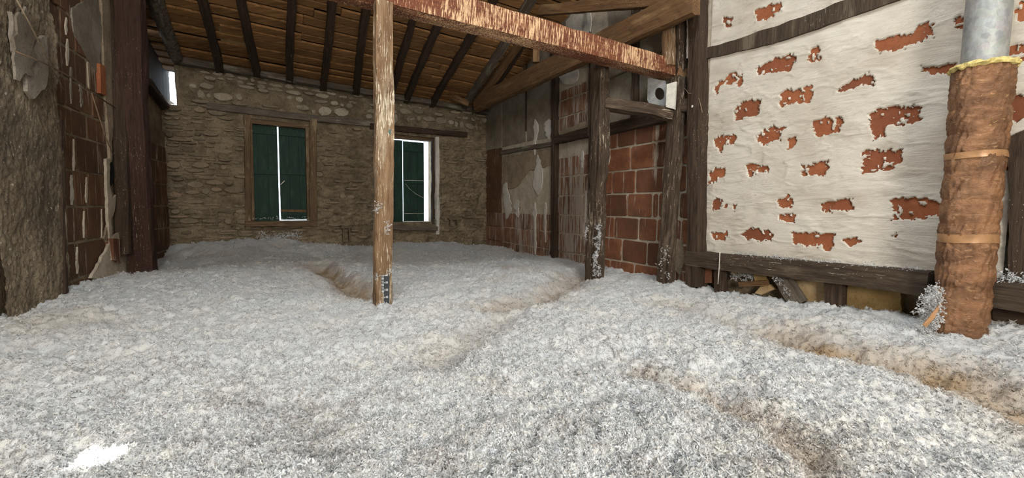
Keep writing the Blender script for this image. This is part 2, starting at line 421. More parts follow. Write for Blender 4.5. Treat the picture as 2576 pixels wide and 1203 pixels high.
def tube(name, pts, r, mat, parent=None, k=6):
    pts = [Vector(p) for p in pts]; V = []; F = []
    for i, p in enumerate(pts):
        d = (pts[min(i+1, len(pts)-1)]-pts[max(i-1, 0)]).normalized(); a = d.orthogonal().normalized(); b = d.cross(a)
        for j in range(k):
            t = 2*math.pi*j/k; V.append(p+(a*math.cos(t)+b*math.sin(t))*r)
    for i in range(len(pts)-1):
        for j in range(k): j2 = (j+1) % k; F.append((i*k+j, i*k+j2, (i+1)*k+j2, (i+1)*k+j))
    F += [tuple(range(k))[::-1], tuple(range((len(pts)-1)*k, len(pts)*k))]
    return mesh(name, [list(v) for v in V], F, mat, parent, smooth=True)
def boxv(c, ax, ay, az, sx, sy, sz):
    c = np.array(c, float); ax, ay, az = (np.array(a, float) for a in (ax, ay, az)); V = []
    for z in (-1, 1):
        for x, y in ((-1, -1), (1, -1), (1, 1), (-1, 1)): V.append(c+ax*x*sx/2+ay*y*sy/2+az*z*sz/2)
    return V, [(3, 2, 1, 0), (4, 5, 6, 7), (0, 1, 5, 4), (1, 2, 6, 5), (2, 3, 7, 6), (3, 0, 4, 7)]
def join(parts):
    V = []; F = []
    for v, f in parts:
        o = len(V); V += [list(x) for x in v]; F += [tuple(i+o for i in q) for q in f]
    return V, F

class Wall:
    """vertical wall through two ground points; s runs P0->P1, n points into the room"""
    def __init__(s, P0, P1, inside):
        s.P = np.array([P0[0], P0[1], 0.]); d = np.array([P1[0]-P0[0], P1[1]-P0[1], 0.]); s.L = np.linalg.norm(d); s.t = d/s.L
        s.n = np.array([-s.t[1], s.t[0], 0.])
        if s.n @ (np.array([inside[0], inside[1], 0])-s.P) < 0: s.n = -s.n
    def px(s, x, y, d=0):
        r = ray(x, y); k = ((s.P+s.n*d-CAM) @ s.n)/(r @ s.n); Q = CAM+r*k-s.P; return (Q @ s.t, Q[2])
    def pt(s, a, z, d=0): return Vector(s.P+s.t*a+np.array([0, 0, z])+s.n*d)
    def P3(s, x, y, d=0): a, z = s.px(x, y, d); return s.pt(a, z, d)
    def slab(s, name, pts, d, depth, mat, parent=None, bev=.006, dome=0, attrs=None):
        P = [s.pt(a, z, d) for a, z in pts]
        c = sum((p for p in P), Vector())/len(P); nn = Vector()
        for i in range(len(P)): nn += (P[i]-c).cross(P[(i+1) % len(P)]-c)
        if nn.dot(Vector(s.n)) < 0: P = P[::-1]
        return ngon_slab(name, P, s.n, depth, mat, parent, bev, dome, attrs)
    def pslab(s, name, pix, d, depth, mat, parent=None, jag=0, step_=.05):
        return poly_slab(name, [s.pt(*s.px(x, y, d), d) for x, y in pix], s.n, depth, mat, parent, jag, step_)
    def boxes(s, name, s0, s1, z0, z1, holes, thick, mat, parent=None, front=0.):
        xs = sorted({s0, s1, *[h[0] for h in holes], *[h[1] for h in holes]}); zs = sorted({z0, z1, *[h[2] for h in holes], *[h[3] for h in holes]})
        pr = []
        for i in range(len(xs)-1):
            for j in range(len(zs)-1):
                cx, cz = (xs[i]+xs[i+1])/2, (zs[j]+zs[j+1])/2
                if any(h[0] < cx < h[1] and h[2] < cz < h[3] for h in holes): continue
                pr.append(boxv(s.pt(cx, cz, front-thick/2), s.t, s.n, (0, 0, 1), xs[i+1]-xs[i], thick, zs[j+1]-zs[j]))
        V, F = join(pr); return mesh(name, V, F, mat, parent)

INSIDE = (0, 2.5)
BL, BR = (-4.25, 5.5), (-.46, 7.9)
PC = (1.66, 3.86)                                   # corner between brick partition and white wall
wd = np.array([.545, -.838])
WE = (PC[0]+wd[0]*8.42, PC[1]+wd[1]*8.42)
LF = (-2.80, 2.36)
wb = Wall(BL, BR, INSIDE); wp = Wall(BR, PC, INSIDE); ww = Wall(PC, WE, INSIDE); wl = Wall(LF, BL, INSIDE)
E2 = Vector((.875, .484, 0))                        # beam direction
E2n = Vector((.484, -.875, 0))                      # horizontal, towards the camera side

# roof plane: through the eave on the back wall, along the rafter direction
eL = wb.P3(440, 148); eR = wb.P3(1215, 278)
RD = Vector(ray(720, 890)).normalized()             # rafters run down in this direction
roof_n = (eR-eL).normalized().cross(RD).normalized()
if roof_n.z > 0: roof_n = -roof_n                   # points down into the room
def onroof(x, y, d=0):
    r = Vector(ray(x, y)); C_ = Vector(CAM); k = ((eL+roof_n*d-C_).dot(roof_n))/r.dot(roof_n); return C_+r*k
def roofz(x, y): return eL.z-((x-eL.x)*roof_n.x+(y-eL.y)*roof_n.y)/roof_n.z

# ------------------------------------------------------------------ insulation surface (height field)
ctrl = []
def cw(w, x, y): a, z = w.px(x, y); p = w.pt(a, z); ctrl.append((p.x, p.y, z))
for x, y in ((445, 612), (520, 610), (620, 604), (700, 600), (790, 606), (805, 620), (900, 623), (1000, 613), (1100, 611), (1210, 616)): cw(wb, x, y)
for x, y in ((1262, 622), (1330, 640), (1400, 652), (1470, 668), (1560, 680), (1650, 697), (1735, 714)): cw(wp, x, y)
for x, y in ((1750, 716), (1850, 740), (1960, 752), (2100, 772), (2250, 795), (2320, 812), (2500, 806), (2576, 818)): cw(ww, x, y)
for x, y in ((5, 798), (60, 776), (150, 738), (185, 722), (270, 692), (335, 684), (400, 652), (425, 622)): cw(wl, x, y)
for x, y, Y in ((960, 765, 2.95), (1495, 703, 4.13), (1672, 715, 3.95), (2412, 842, 2.34), (360, 688, 4.2)): p = at(x, y, Y); ctrl.append((p.x, p.y, p.z))
for x, y in ((0, -1), (-2, 0), (2.2, 0), (0, .6), (4, -1), (-1, 1.2), (1.2, 1.2), (0, 2), (-1.8, 2), (1.3, 2.1), (-2, 4), (-1, 5.2), (-2.5, 5.6), (.3, 4.4), (-3, -2), (3, -2.5)): ctrl.append((x, y, .44))
ctrl = np.array(ctrl)
def segd(X, Y, pts):
    d = np.full(X.shape, 9.)
    for (x0, y0), (x1, y1) in zip(pts[:-1], pts[1:]):
        vx, vy = x1-x0, y1-y0; t = np.clip(((X-x0)*vx+(Y-y0)*vy)/(vx*vx+vy*vy), 0, 1)
        d = np.minimum(d, np.hypot(X-x0-vx*t, Y-y0-vy*t))
    return d
def gl(pix, z=.44): return [tuple(atz(x, y, z)[:2]) for x, y in pix]
troughs = [(gl([(1965, 835), (2060, 868), (2200, 900), (2350, 930), (2500, 985), (2700, 1080)]), .055, .14, .95),
           (gl([(1620, 945), (1740, 990), (1850, 1035), (1960, 1090), (2040, 1160), (2100, 1260)]), .045, .05, .6),
           (gl([(800, 672), (860, 700), (935, 745)]), .07, .10, .95),
           (gl([(1455, 690), (1430, 715), (1360, 745), (1250, 770)]), .05, .12, .6),
           (gl([(1270, 795), (1180, 850), (1110, 905)]), .04, .12, .25),
           (gl([(1700, 760), (1830, 800), (1965, 835)]), .03, .12, .3),
           (gl([(740, 1010), (800, 1060), (830, 1150)]), .03, .06, .15),
           (gl([(430, 650), (560, 655), (700, 640)]), .03, .2, .2)]
mounds = [((1330, 700), .05, .45), ((620, 700), .04, .5), ((1720, 880), .035, .3), ((1230, 960), .03, .3), ((1450, 1080), .035, .25),
          ((2150, 1000), .04, .3), ((250, 900), .02, .4), ((1450, 850), .03, .35), ((2120, 830), .03, .25), ((1750, 1120), .04, .2), ((900, 900), -.02, .3)]
def base_height(X, Y):
    num = 0; den = 0
    for x, y, z in ctrl:
        w_ = 1/((X-x)**2+(Y-y)**2+.02)**1.6; num = num+w_*z; den = den+w_
    Z = num/den
    D = np.zeros_like(X)
    wx = X+.05*fbm(X*6, Y*6, 71, 3); wy = Y+.05*fbm(X*6, Y*6, 72, 3)
    for pts, dep, wid, dirt_shade in troughs:
        d = segd(wx, wy, pts); e = np.exp(-(d/wid)**2); Z = Z-1.5*dep*e; D = np.maximum(D, dirt_shade*np.exp(-(d/wid/1.45)**2)*(.95+.4*fbm(X*9, Y*9, 33, 3)))  # brown along each trough deepens its weak shading by colour
    for (a, b), h, r in mounds:
        p = atz(a, b, .44); Z = Z+h*np.exp(-((wx-p.x)**2+(wy-p.y)**2)/r**2)
    D = np.maximum(D, .5*np.clip(fbm(X*1.3, Y*1.3, 55, 4)*1.3-.3, 0, 1))
    Z = Z+.022*fbm(X*1.7, Y*1.7, 1, 3)
    return Z, np.clip(D, 0, 1)
def fine_height(X, Y):
    r = np.hypot(X, Y)
    wx = X+.012*vn(X*30, Y*30, 81); wy = Y+.012*vn(X*30, Y*30, 82)
    z = .027*fbm(wx*5, wy*5, 3, 3)
    z = z+.030*(.55-worley(wx*12, wy*12, 5))
    z = z+.022*(.5-worley(wx*30, wy*30, 6))
    z = z+.010*(.5-worley(wx*80, wy*80, 7))*np.clip(4/r, 0, 1)
    z = z+.006*fbm(X*60, Y*60, 8, 2)
    return z
room = [LF, BL, BR, PC, WE, (-3.7, -3.3), (-3.7, 1.2)]
def inpoly(X, Y, poly):
    c = np.zeros(X.shape, bool); n = len(poly); j = n-1
    for i in range(n):
        xi, yi = poly[i]; xj, yj = poly[j]
        c ^= ((yi > Y) != (yj > Y)) & (X < (xj-xi)*(Y-yi)/(yj-yi+1e-12)+xi); j = i
    return c
cen = np.array([-.3, 2.2]); room_g = [tuple(cen+(np.array(p)-cen)*1.012) for p in room]
nr, na = 800, 860
rr = .45*(9.6/.45)**(np.linspace(0, 1, nr)); aa = np.radians(np.linspace(-76, 76, na))
Rr, Aa = np.meshgrid(rr, aa, indexing='ij'); X = Rr*np.sin(Aa); Y = Rr*np.cos(Aa)
Zb, D = base_height(X, Y); Zf = fine_height(X, Y); Z = Zb+Zf
D = np.clip(D+np.clip(-Zf*8-.1, 0, .25), 0, 1)  # low creases coloured darker, as painted shade
ins = inpoly(X, Y, room_g); keep = ins[:-1, :-1] & ins[1:, 1:] & ins[1:, :-1] & ins[:-1, 1:]
ins_o = fastgrid('loose_insulation', np.stack([X, Y, Z], -1), mt_fluff, keep=keep, attrs={'dirt_shade': D})
tag(ins_o, 'deep white fluffy blown-in insulation covering the whole attic floor', 'insulation', kind='stuff')
# the part of the same layer behind the camera
gx, gy = np.meshgrid(np.arange(-3.8, 6.4, .05), np.arange(-3.4, 2.6, .05), indexing='ij')
gz, gd = base_height(gx, gy); gz += fine_height(gx, gy)
a_ = np.degrees(np.arctan2(gx, gy)); rad = np.hypot(gx, gy)
km = inpoly(gx, gy, room_g) & ((np.abs(a_) > 74) | (rad < .55))
gkeep = km[:-1, :-1] & km[1:, 1:] & km[1:, :-1] & km[:-1, 1:]
fastgrid('insulation_layer_behind', np.stack([gx, gy, gz-.004], -1), mt_fluff, ins_o, keep=gkeep, attrs={'dirt_shade': gd})['kind'] = 'stuff'

# flake clumps
def flake(seed, ribbons=11, size=.011, core=True):
    rg = np.random.RandomState(seed); V = []; F = []
    for q in range(ribbons):
        d = rg.normal(size=3); d /= np.linalg.norm(d); s = np.cross(d, rg.normal(size=3)); s /= np.linalg.norm(s)
        p = rg.normal(size=3)*size*.25; L = size*rg.uniform(.5, 1.05); w_ = size*rg.uniform(.22, .5); b = len(V); k = 3
        bend = rg.normal(size=3)*.55
        for i in range(k+1):
            ww_ = w_*(1-.35*abs(i/k-.4)*2); V += [p-s*ww_/2, p+s*ww_/2]; p = p+d*L/k; d = d+bend*.5; d /= np.linalg.norm(d); s = s-d*(s@d)+rg.normal(size=3)*.12; s /= np.linalg.norm(s)
        for i in range(k): F.append((b+2*i, b+2*i+1, b+2*i+3, b+2*i+2))
    return np.array(V), F
variants = []
for i in range(6):
    v, f = flake(100+i)
    me = bpy.data.meshes.new('flake'); me.from_pydata(v.tolist(), [], f); me.materials.append(mt_flake)
    me.polygons.foreach_set('use_smooth', [True]*len(me.polygons)); me.update()
    variants.append(bpy.data.objects.new('flake', me))
NF = 190000
u = RG.rand(NF); r0, r1 = .62, 8.8
fr = 1/(1/r0-u*(1/r0-1/r1)); fa = np.radians(RG.uniform(-62, 62, NF))
fx, fy = fr*np.sin(fa), fr*np.cos(fa); k_ = inpoly(fx, fy, room); fx, fy, fr = fx[k_], fy[k_], fr[k_]
fz, fd = base_height(fx, fy); fh = fine_height(fx, fy); fz = fz+fh+RG.uniform(-.003, .003, len(fx))
me = bpy.data.meshes.new('flakes'); me.vertices.add(len(fx)); me.vertices.foreach_set('co', np.stack([fx, fy, fz], -1).astype(np.float32).ravel())
for nm, val in (('size', RG.uniform(.45, 1.15, len(fx))*np.clip(1+(fr-3)*.16, 1, 1.8)), ('dirt_shade', fd), ('pick', RG.randint(0, 6, len(fx)).astype(float))):
    x = me.attributes.new(nm, 'FLOAT', 'POINT'); x.data.foreach_set('value', val.astype(np.float32))
x = me.attributes.new('rot', 'FLOAT_VECTOR', 'POINT'); x.data.foreach_set('vector', RG.uniform(0, 6.28, (len(fx), 3)).astype(np.float32).ravel())
flo = link(bpy.data.objects.new('insulation_flakes', me), ins_o); flo['kind'] = 'stuff'
flo.location = -ins_o.location
ng = bpy.data.node_groups.new('scatter_flakes', 'GeometryNodeTree')
ng.interface.new_socket('Geometry', in_out='INPUT', socket_type='NodeSocketGeometry'); ng.interface.new_socket('Geometry', in_out='OUTPUT', socket_type='NodeSocketGeometry')
gi = ng.nodes.new('NodeGroupInput'); go = ng.nodes.new('NodeGroupOutput'); iop = ng.nodes.new('GeometryNodeInstanceOnPoints'); gti = ng.nodes.new('GeometryNodeGeometryToInstance')
for v in variants[::-1]:
    oi = ng.nodes.new('GeometryNodeObjectInfo'); oi.inputs['Object'].default_value = v; ng.links.new(oi.outputs['Geometry'], gti.inputs[0])
def na_(name, dt):
    n = ng.nodes.new('GeometryNodeInputNamedAttribute'); n.data_type = dt; n.inputs['Name'].default_value = name
    return [o for o in n.outputs if o.enabled and o.name == 'Attribute'][0]
ng.links.new(gi.outputs[0], iop.inputs['Points']); ng.links.new(gti.outputs[0], iop.inputs['Instance']); iop.inputs['Pick Instance'].default_value = True
ng.links.new(na_('pick', 'FLOAT'), iop.inputs['Instance Index']); ng.links.new(na_('size', 'FLOAT'), iop.inputs['Scale'])
ng.links.new(na_('rot', 'FLOAT_VECTOR'), iop.inputs['Rotation']); ng.links.new(iop.outputs[0], go.inputs[0])
md = flo.modifiers.new('scatter', 'NODES'); md.node_group = ng
def tuft(name, centers, n, spread, size=1., parent=None, nrm=(0, -1, 0)):
    """clump of real flakes stuck round the given world points"""
    V = []; F = []; rg = np.random.RandomState(len(centers)*13+n)
    for q in range(n):
        c = np.array(centers[rg.randint(len(centers))]); v, f = flake(rg.randint(1e6), 5, .010*size*rg.uniform(.6, 1.3))
        o = c+rg.normal(size=3)*np.array(spread); b = len(V); V += (v+o).tolist(); F += [tuple(i+b for i in p) for p in f]
    return mesh(name, V, F, mt_flake, parent, smooth=True)

# ------------------------------------------------------------------ structural floor and the shell behind the camera
fl = mesh('floor', [[-5, -3.6, -.02], [6.6, -3.6, -.02], [6.6, 9, -.02], [-5, 9, -.02], [-5, -3.6, 0], [6.6, -3.6, 0], [6.6, 9, 0], [-5, 9, 0]],
          [(3, 2, 1, 0), (4, 5, 6, 7), (0, 1, 5, 4), (1, 2, 6, 5), (2, 3, 7, 6), (3, 0, 4, 7)], mt_mortar_dark); fl['kind'] = 'structure'
wr = Wall((-3.7, -3.2), (6.3, -3.2), INSIDE)
o = wr.boxes('wall_rear', -.1, 10.2, 0, 4.75, [(4.25, 5.55, 1.4, 2.7)], .25, mt_shell); o['kind'] = 'structure'
ws = Wall((-3.7, 1.2), (-3.7, -3.2), INSIDE); o = ws.boxes('wall_side', 0, 4.4, 0, 4.8, [], .2, mt_shell); o['kind'] = 'structure'
wj = Wall(LF, (-3.7, 1.2), INSIDE); o = wj.boxes('wall_jog', 0, wj.L, 0, 4.9, [], .2, mt_shell); o['kind'] = 'structure'
w3 = empty('window_3', wr.pt(4.9, 1.4)); w3['kind'] = 'structure'
V, F = boxv(wr.pt(4.9, 2.05, -.15), wr.t, wr.n, (0, 0, 1), 1.3, .02, 1.3); mesh('sun_block_pane', V, F, mt_sun_block, w3)  # opaque unseen pane, added to keep the sun from entering
pr = [boxv(wr.pt(s_, z_, -.04), wr.t, wr.n, (0, 0, 1), a, .06, b) for s_, z_, a, b in ((4.27, 2.05, .05, 1.3), (5.53, 2.05, .05, 1.3), (4.9, 1.42, 1.3, .05), (4.9, 2.68, 1.3, .05))]
V, F = join(pr); mesh('window_frame', V, F, mw_frame, w3)

# ------------------------------------------------------------------ back wall
WT = .42
def rect(w, x0, y0, x1, y1):
    a0, z0 = w.px(x0, y1); a1, z1 = w.px(x1, y0); return (min(a0, a1), max(a0, a1), min(z0, z1), max(z0, z1))
sA0 = wb.px(625, 430)[0]; sA1 = wb.px(782, 430)[0]; sB0 = wb.px(965, 430)[0]; sB1 = wb.px(1103, 430)[0]
zsill = wb.px(704, 553)[1]; zAt = wb.px(704, 312)[1]; zBt = wb.px(1040, 345)[1]; zsB = wb.px(1040, 556)[1]
holes = [(sA0, sA1, zsill-.02, zAt+.03), (sB0, sB1, zsB-.02, zBt+.02)]
Lb = wb.L; eaveL, eaveR = eL.z, eR.z
hslit = (-.8, wb.px(442, 200)[0], wb.px(430, 262)[1], wb.px(430, 158)[1]+.15)
wallb = wb.boxes('wall_back', -.02, Lb+.5, 0, min(eaveL, eaveR)-.02, holes+[hslit], WT, mt_mortar_dark, front=-.03); wallb['kind'] = 'structure'
# lumpy mortar face
ns, nz_ = int(Lb/.012), int(3.0/.012)
S, Zz = np.meshgrid(np.linspace(-.05, Lb+.05, ns), np.linspace(.2, max(eaveL, eaveR)+.03, nz_), indexing='ij')
zLint = wb.px(704, 275)[1]
lump = .55-worley(S*11+.6*fbm(S*9, Zz*9, 4, 2), Zz*17, 31)
rgn = np.clip((S-sA1)/.15, .35, 1)*np.clip((zLint-Zz)/.1, .6, 1)
dd = -.010+.030*fbm(S*5, Zz*8, 3, 4)+.016*fbm(S*25, Zz*34, 9, 2)+.06*lump*rgn
hslit = (-.8, wb.px(442, 200)[0], wb.px(430, 262)[1], wb.px(430, 158)[1]+.15)
P = wb.P[None, None]+S[..., None]*wb.t+Zz[..., None]*np.array([0, 0, 1])+dd[..., None]*wb.n
kp = np.ones((ns-1, nz_-1), bool); Sc = (S[:-1, :-1]+S[1:, 1:])/2; Zc = (Zz[:-1, :-1]+Zz[1:, 1:])/2
for h in holes+[hslit]: kp &= ~((Sc > h[0]) & (Sc < h[1]) & (Zc > h[2]) & (Zc < h[3]))
if True: kp &= Zc < eaveL+(eaveR-eaveL)*Sc/Lb+.05
fastgrid('mortar', P, mt_mortar_dark, wallb, keep=kp)

# stones: slaty coursed work below, rounder rubble in the top band
zLint = wb.px(704, 275)[1]
stones = []           # (area, poly, dome, kind)
def add_row(z, h, s0, s1, lmin, lmax, kind):
    s_ = s0+random.uniform(-.1, 0)
    while s_ < s1:
        L = random.uniform(lmin, lmax); a0, a1 = max(s_, s0), min(s_+L, s1); s_ += L
        if a1-a0 < .03: continue
        if kind == 'slate' and a0 > sA1 and random.random() < .62: continue
        if kind == 'slate' and a0 > .2 and random.random() < .16: continue
        if kind == 'rubble' and random.random() < .22: continue
        if a0 < hslit[1]+.02 and hslit[2]-.06 < z < hslit[3]+.05: continue
        hh = h*random.uniform(.6, 1.2); zz = z+(h-hh)*random.random()+.03*math.sin(a0*2.1)+.02*math.sin(a0*5.3+z*9); g_ = .004
        rs = .3 if kind == 'slate' else .55
        pts = []
        cx_, cz_ = (a0+a1)/2, zz+hh/2; rx, rz = (a1-a0)/2-g_, hh/2-g_*.6; n_ = 8
        for q in range(n_):
            t = 2*math.pi*(q+.5)/n_; p = 4 if kind == 'slate' else 3.2
            ct, st = math.cos(t), math.sin(t); k = 1/(abs(ct)**p+abs(st)**p)**(1/p)
            k *= random.uniform(1-rs*.5, 1.02); pts.append((cx_+rx*ct*k, cz_+rz*st*k))
        if any(h_[0]-.03 < cx_ < h_[1]+.03 and h_[2]-.04 < cz_ < h_[3]+.0 for h_ in holes): continue
        if kind == 'slate' and any(h_[0]-.11 < cx_ < h_[1]+.11 and h_[3]-.05 < cz_ < h_[3]+.13 for h_ in holes): continue
        stones.append(((a1-a0)*hh, pts, random.uniform(-.012, .03), random.uniform(.002, .012), kind))
z = .33
while z < zLint-.02:
    h = random.choice((.035, .045, .05, .06, .07, .085)); add_row(z, h, 0, Lb, .07, .26, 'slate'); z += h
while z < max(eaveL, eaveR)+.02:
    h = random.uniform(.05, .14); add_row(z, h, 0, Lb, .06, .24, 'rubble'); z += h
stones = [s_ for s_ in stones if max(p[1] for p in s_[1]) < eaveL+(eaveR-eaveL)*s_[1][0][0]/Lb+.03]
stones.sort(key=lambda s_: -s_[0])
for i, (ar, pts, d, dm, kd) in enumerate(stones[:300]):
    wb.slab('stone', pts, d, .06, ms_slate if kd == 'slate' else ms_rubble, wallb, .008, dm, {'tint': random.random()})
for kd, mt in (('slate', ms_slate), ('rubble', ms_rubble)):
    V = []; F = []; T = []
    for ar, pts, d, dm, k2 in stones[300:]:
        if k2 != kd: continue
        P = np.array([list(wb.pt(a, z, d)) for a, z in pts]); n = len(P); c = P.mean(0); di = c-P; L = np.linalg.norm(di, axis=1, keepdims=True)
        inner = P+di/L*np.minimum(.006, L*.3); b = len(V)
        V += (inner+wb.n*dm*.5).tolist()+(P-wb.n*.05).tolist()+[(c+wb.n*dm).tolist()]; tt = random.random(); T += [tt]*(2*n+1)
        for q in range(n): r_ = (q+1) % n; F += [(b+2*n, b+q, b+r_), (b+q, b+n+q, b+n+r_, b+r_)]
    if V:
        o = mesh('small_stones', V, F, mt, wallb, attrs={'tint': T}); o['kind'] = 'stuff'
        bm = bmesh.new(); bm.from_mesh(o.data); bmesh.ops.recalc_face_normals(bm, faces=bm.faces[:]); bm.to_mesh(o.data); bm.free()
# putlog holes: dark recesses framed by slabs
for (x, y, hw, hh) in ((565, 550, .07, .09), (870, 590, .03, .1), (1140, 560, .05, .05)):
    a, z = wb.px(x, y)
    pr = [boxv(wb.pt(a, z+hh+.012, .02), wb.t, wb.n, (0, 0, 1), 2*hw+.1, .08, .03), boxv(wb.pt(a-hw-.012, z, .02), wb.t, wb.n, (0, 0, 1), .025, .07, 2*hh), boxv(wb.pt(a+hw+.012, z, .02), wb.t, wb.n, (0, 0, 1), .025, .07, 2*hh)]
    V, F = join(pr); mesh('putlog_hole_surround', V, F, ms_slate, wallb)
# lintels and wall plate: timbers laid in the masonry
def wt(name, w, a, b, d, width, height, mat, label=None, cat='beam', parent=None, **kw):
    p0 = w.P3(*a, d); p1 = w.P3(*b, d)
    o = timber(name, p0, p1, width, height, mat, parent, xdir=tuple(w.n), **kw)
    if label: tag(o, label, cat)
    return o
wt('lintel_beam', wb, (520, 268), (935, 312), .0, .10, .085, mw_grey, 'long grey timber lintel above the left green shuttered window', seed=3, bow=.01)
wt('lintel_beam', wb, (930, 318), (1172, 340), .02, .12, .085, mw_dark, 'dark timber lintel above the right shuttered window beside the middle post', seed=4)
wt('wall_plate', wb, (438, 152), (1225, 283), .04, .16, .08, mw_grey, 'grey wall plate under the feet of the roof rafters on the back wall', seed=5, bow=.01)

# ------------------------------------------------------------------ windows in the back wall
def board(w, a0, a1, z0, z1, d, th):
    return boxv(w.pt((a0+a1)/2, (z0+z1)/2, d-th/2), w.t, w.n, (0, 0, 1), a1-a0, th, z1-z0)
def make_window(name, s0, s1, z0, z1, leaves, deep, jamb, sillmat):
    root = empty(name, wb.pt((s0+s1)/2, z0, -deep)); root['kind'] = 'structure'
    fr = []
    for a0, a1, b0, b1 in ((s0-.01, s0+jamb, z0-.01, z1+.03), (s1-jamb, s1+.01, z0-.01, z1+.03)):
        timber('jamb', wb.pt((a0+a1)/2, b0, -deep+.0), wb.pt((a0+a1)/2, b1, -deep+.0), .12, a1-a0, mw_frame, root, xdir=tuple(wb.n), rough=.003, seed=int(a0*9)+3)
    timber('head', wb.pt(s0-.02, z1, -deep), wb.pt(s1+.02, z1, -deep), .12, .06, mw_frame, root, xdir=tuple(wb.n), rough=.003, seed=8)
    for (a0, a1, b0, b1, d, yaw) in leaves:
        sh = None; npl = 3; wpl = (a1-a0)/npl; pr = []
        for q in range(npl): pr.append(board(wb, a0+q*wpl+.0015, a0+(q+1)*wpl-.0015, b0, b1, d-.002*(q % 2), .02))
        pr.append(board(wb, a0, a1, b0, b1, d-.02, .006))
        V, F = join(pr); sh = mesh('shutter', V, F, mt_green, root)
        H = b1-b0
        for k in (.07, .50, .90):
            V, F = board(wb, a0+.015, a1-.015, b0+H*k-.03, b0+H*k+.03, d+.018, .02); mesh('batten', V, F, mt_green, sh)
    return root
mA = wb.px(703, 430)[0]; gA = .008
lA = wb.px(633, 430)[0]; rA = wb.px(773, 430)[0]
win1 = make_window('window_1', sA0, sA1, zsill, zAt, [(lA-.05, mA-gA, zsill-.03, zAt+.02, -.07, 0), (mA+gA, rA+.03, zsill-.004, zAt+.02, -.07, 0)], .05, .06, mw_frame)
mB = wb.px(1017, 430, -.10)[0]; gB = .006; lB = sB0+.06; rB = wb.px(1070, 430, -.10)[0]
win2 = make_window('window_2', sB0, sB1-.0, zsB, zBt, [(lB-.1, mB-gB, zsB-.03, zBt-.045, -.16, 0), (mB+gB, rB, zsB-.012, zBt-.052, -.16, 0)], .13, .05, mw_frame)
# sills
timber('sill', wb.P3(616, 563, .03), wb.P3(797, 563, .03), .16, .075, mw_frame, win1, xdir=tuple(wb.n), seed=2)
timber('sill', wb.P3(965, 572, .03), wb.P3(1098, 574, .03), .14, .07, mw_grey, win2, xdir=tuple(wb.n), seed=6)
# outer timbers of the left window; pale strip painting the lit stone reveal of the right one
wt('jamb_post', wb, (621, 290), (626, 575), .02, .08, .07, mw_frame, None, parent=win1, seed=9)
wt('jamb_post', wb, (787, 300), (788, 570), .02, .08, .09, mw_frame, None, parent=win1, seed=10)
wt('reveal_post', wb, (1099, 345), (1100, 590), .015, .07, .055, mt_plaster_pale, None, parent=win2, seed=12)
wt('inner_jamb', wb, (1088, 352), (1089, 568), -.03, .07, .045, mw_dark, None, parent=win2, seed=13)
for y0, y1 in ((454, 455), (537, 538)):
    tube('tie_bar', [wb.P3(1018, y0, -.13), wb.P3(1070, y1, -.13)], .004, mt_string, win2)
tube('tie_string', [wb.P3(1020, 462, -.13), wb.P3(1030, 475, -.125), wb.P3(1046, 488, -.12), wb.P3(1069, 500, -.12)], .003, mt_string, win2)
tube('latch', [wb.P3(706, 465, -.04), wb.P3(716, 455, -.03)], .007, mt_string, win1)
o = wb.pslab('bottom_rail', [(706, 527), (770, 528), (770, 534), (706, 533)], -.045, .02, mw_brown, win1)
ti = [wb.P3(x, 549+random.uniform(-2, 2), .06) for x in range(640, 780, 6)]
tag(tuft('insulation_tuft', ti, 60, (.03, .02, .008), 1.3), 'thin line of white flakes on the sill of the left shuttered window', 'insulation', kind='stuff')
# drift under the left window, plank ledge beneath its sill
tag(tuft('insulation_drift', [wb.P3(x, 592+random.uniform(-6, 8), .05) for x in range(655, 760, 5)], 260, (.03, .03, .02), 1.6), 'pale drift of flakes on the masonry ledge below the left window sill', 'insulation', kind='stuff')
tag(tuft('insulation_tuft', [wb.P3(1100+random.uniform(-4, 5), y, .05) for y in range(480, 585, 6)], 140, (.02, .02, .02), 1.3), 'white flakes clinging to the right reveal of the right window', 'insulation', kind='stuff')

# ------------------------------------------------------------------ brick partition (right of the back wall)
topP = 3.9
def eave_poly(w, s0, s1, z0, extra=0.):
    a, b = w.pt(s0, 0), w.pt(s1, 0); return [(s0, z0), (s1, z0), (s1, roofz(b.x, b.y)+extra), (s0, roofz(a.x, a.y)+extra)]
pp = eave_poly(wp, -.3, wp.L+.0, 0, .1)
wallp = poly_slab('wall_partition', [wp.pt(a, z, -.003) for a, z in pp], wp.n, .2, mt_mortar); wallp['kind'] = 'structure'
zc = [wp.px(1590, y)[1] for y in (662, 604, 547, 487.5, 428, 368, 318)]
zc = [zc[0]-.19]+zc; zc = [zc[0]-.2]+zc
def bricks(w, s0, s1, levels, joints, mat, parent, gap=.010, proud=(.0, .008), lmean=.27, top=None, jit=.006, rect_ok=None):
    for i in range(len(levels)-1):
        z0, z1 = levels[i], levels[i+1]; J = joints.get(i) if joints else None
        if J is None:
            J = []; s_ = s0+random.uniform(.08, lmean)
            while s_ < s1-.06: J.append(s_); s_ += lmean*random.uniform(.8, 1.15)
        xs = [s0]+sorted(j for j in J if s0+.02 < j < s1-.02)+[s1]
        for a, b in zip(xs[:-1], xs[1:]):
            if rect_ok and not rect_ok((a+b)/2, (z0+z1)/2): continue
            g = gap; j = lambda: random.uniform(-jit, jit)
            c = .015
            pts = [(a+g/2+c, z0+g/2+j()*.6), (b-g/2-c, z0+g/2+j()*.6), (b-g/2+j()*.5, z0+g/2+c), (b-g/2+j()*.5, z1-g/2-c), (b-g/2-c, z1-g/2+j()*.6), (a+g/2+c, z1-g/2+j()*.6), (a+g/2+j()*.5, z1-g/2-c), (a+g/2+j()*.5, z0+g/2+c)]
            w.slab('brick', pts, random.uniform(*proud)+.001, .07, mat, parent, .005, .001)
def sp(x, y=500): return wp.px(x, y)[0]
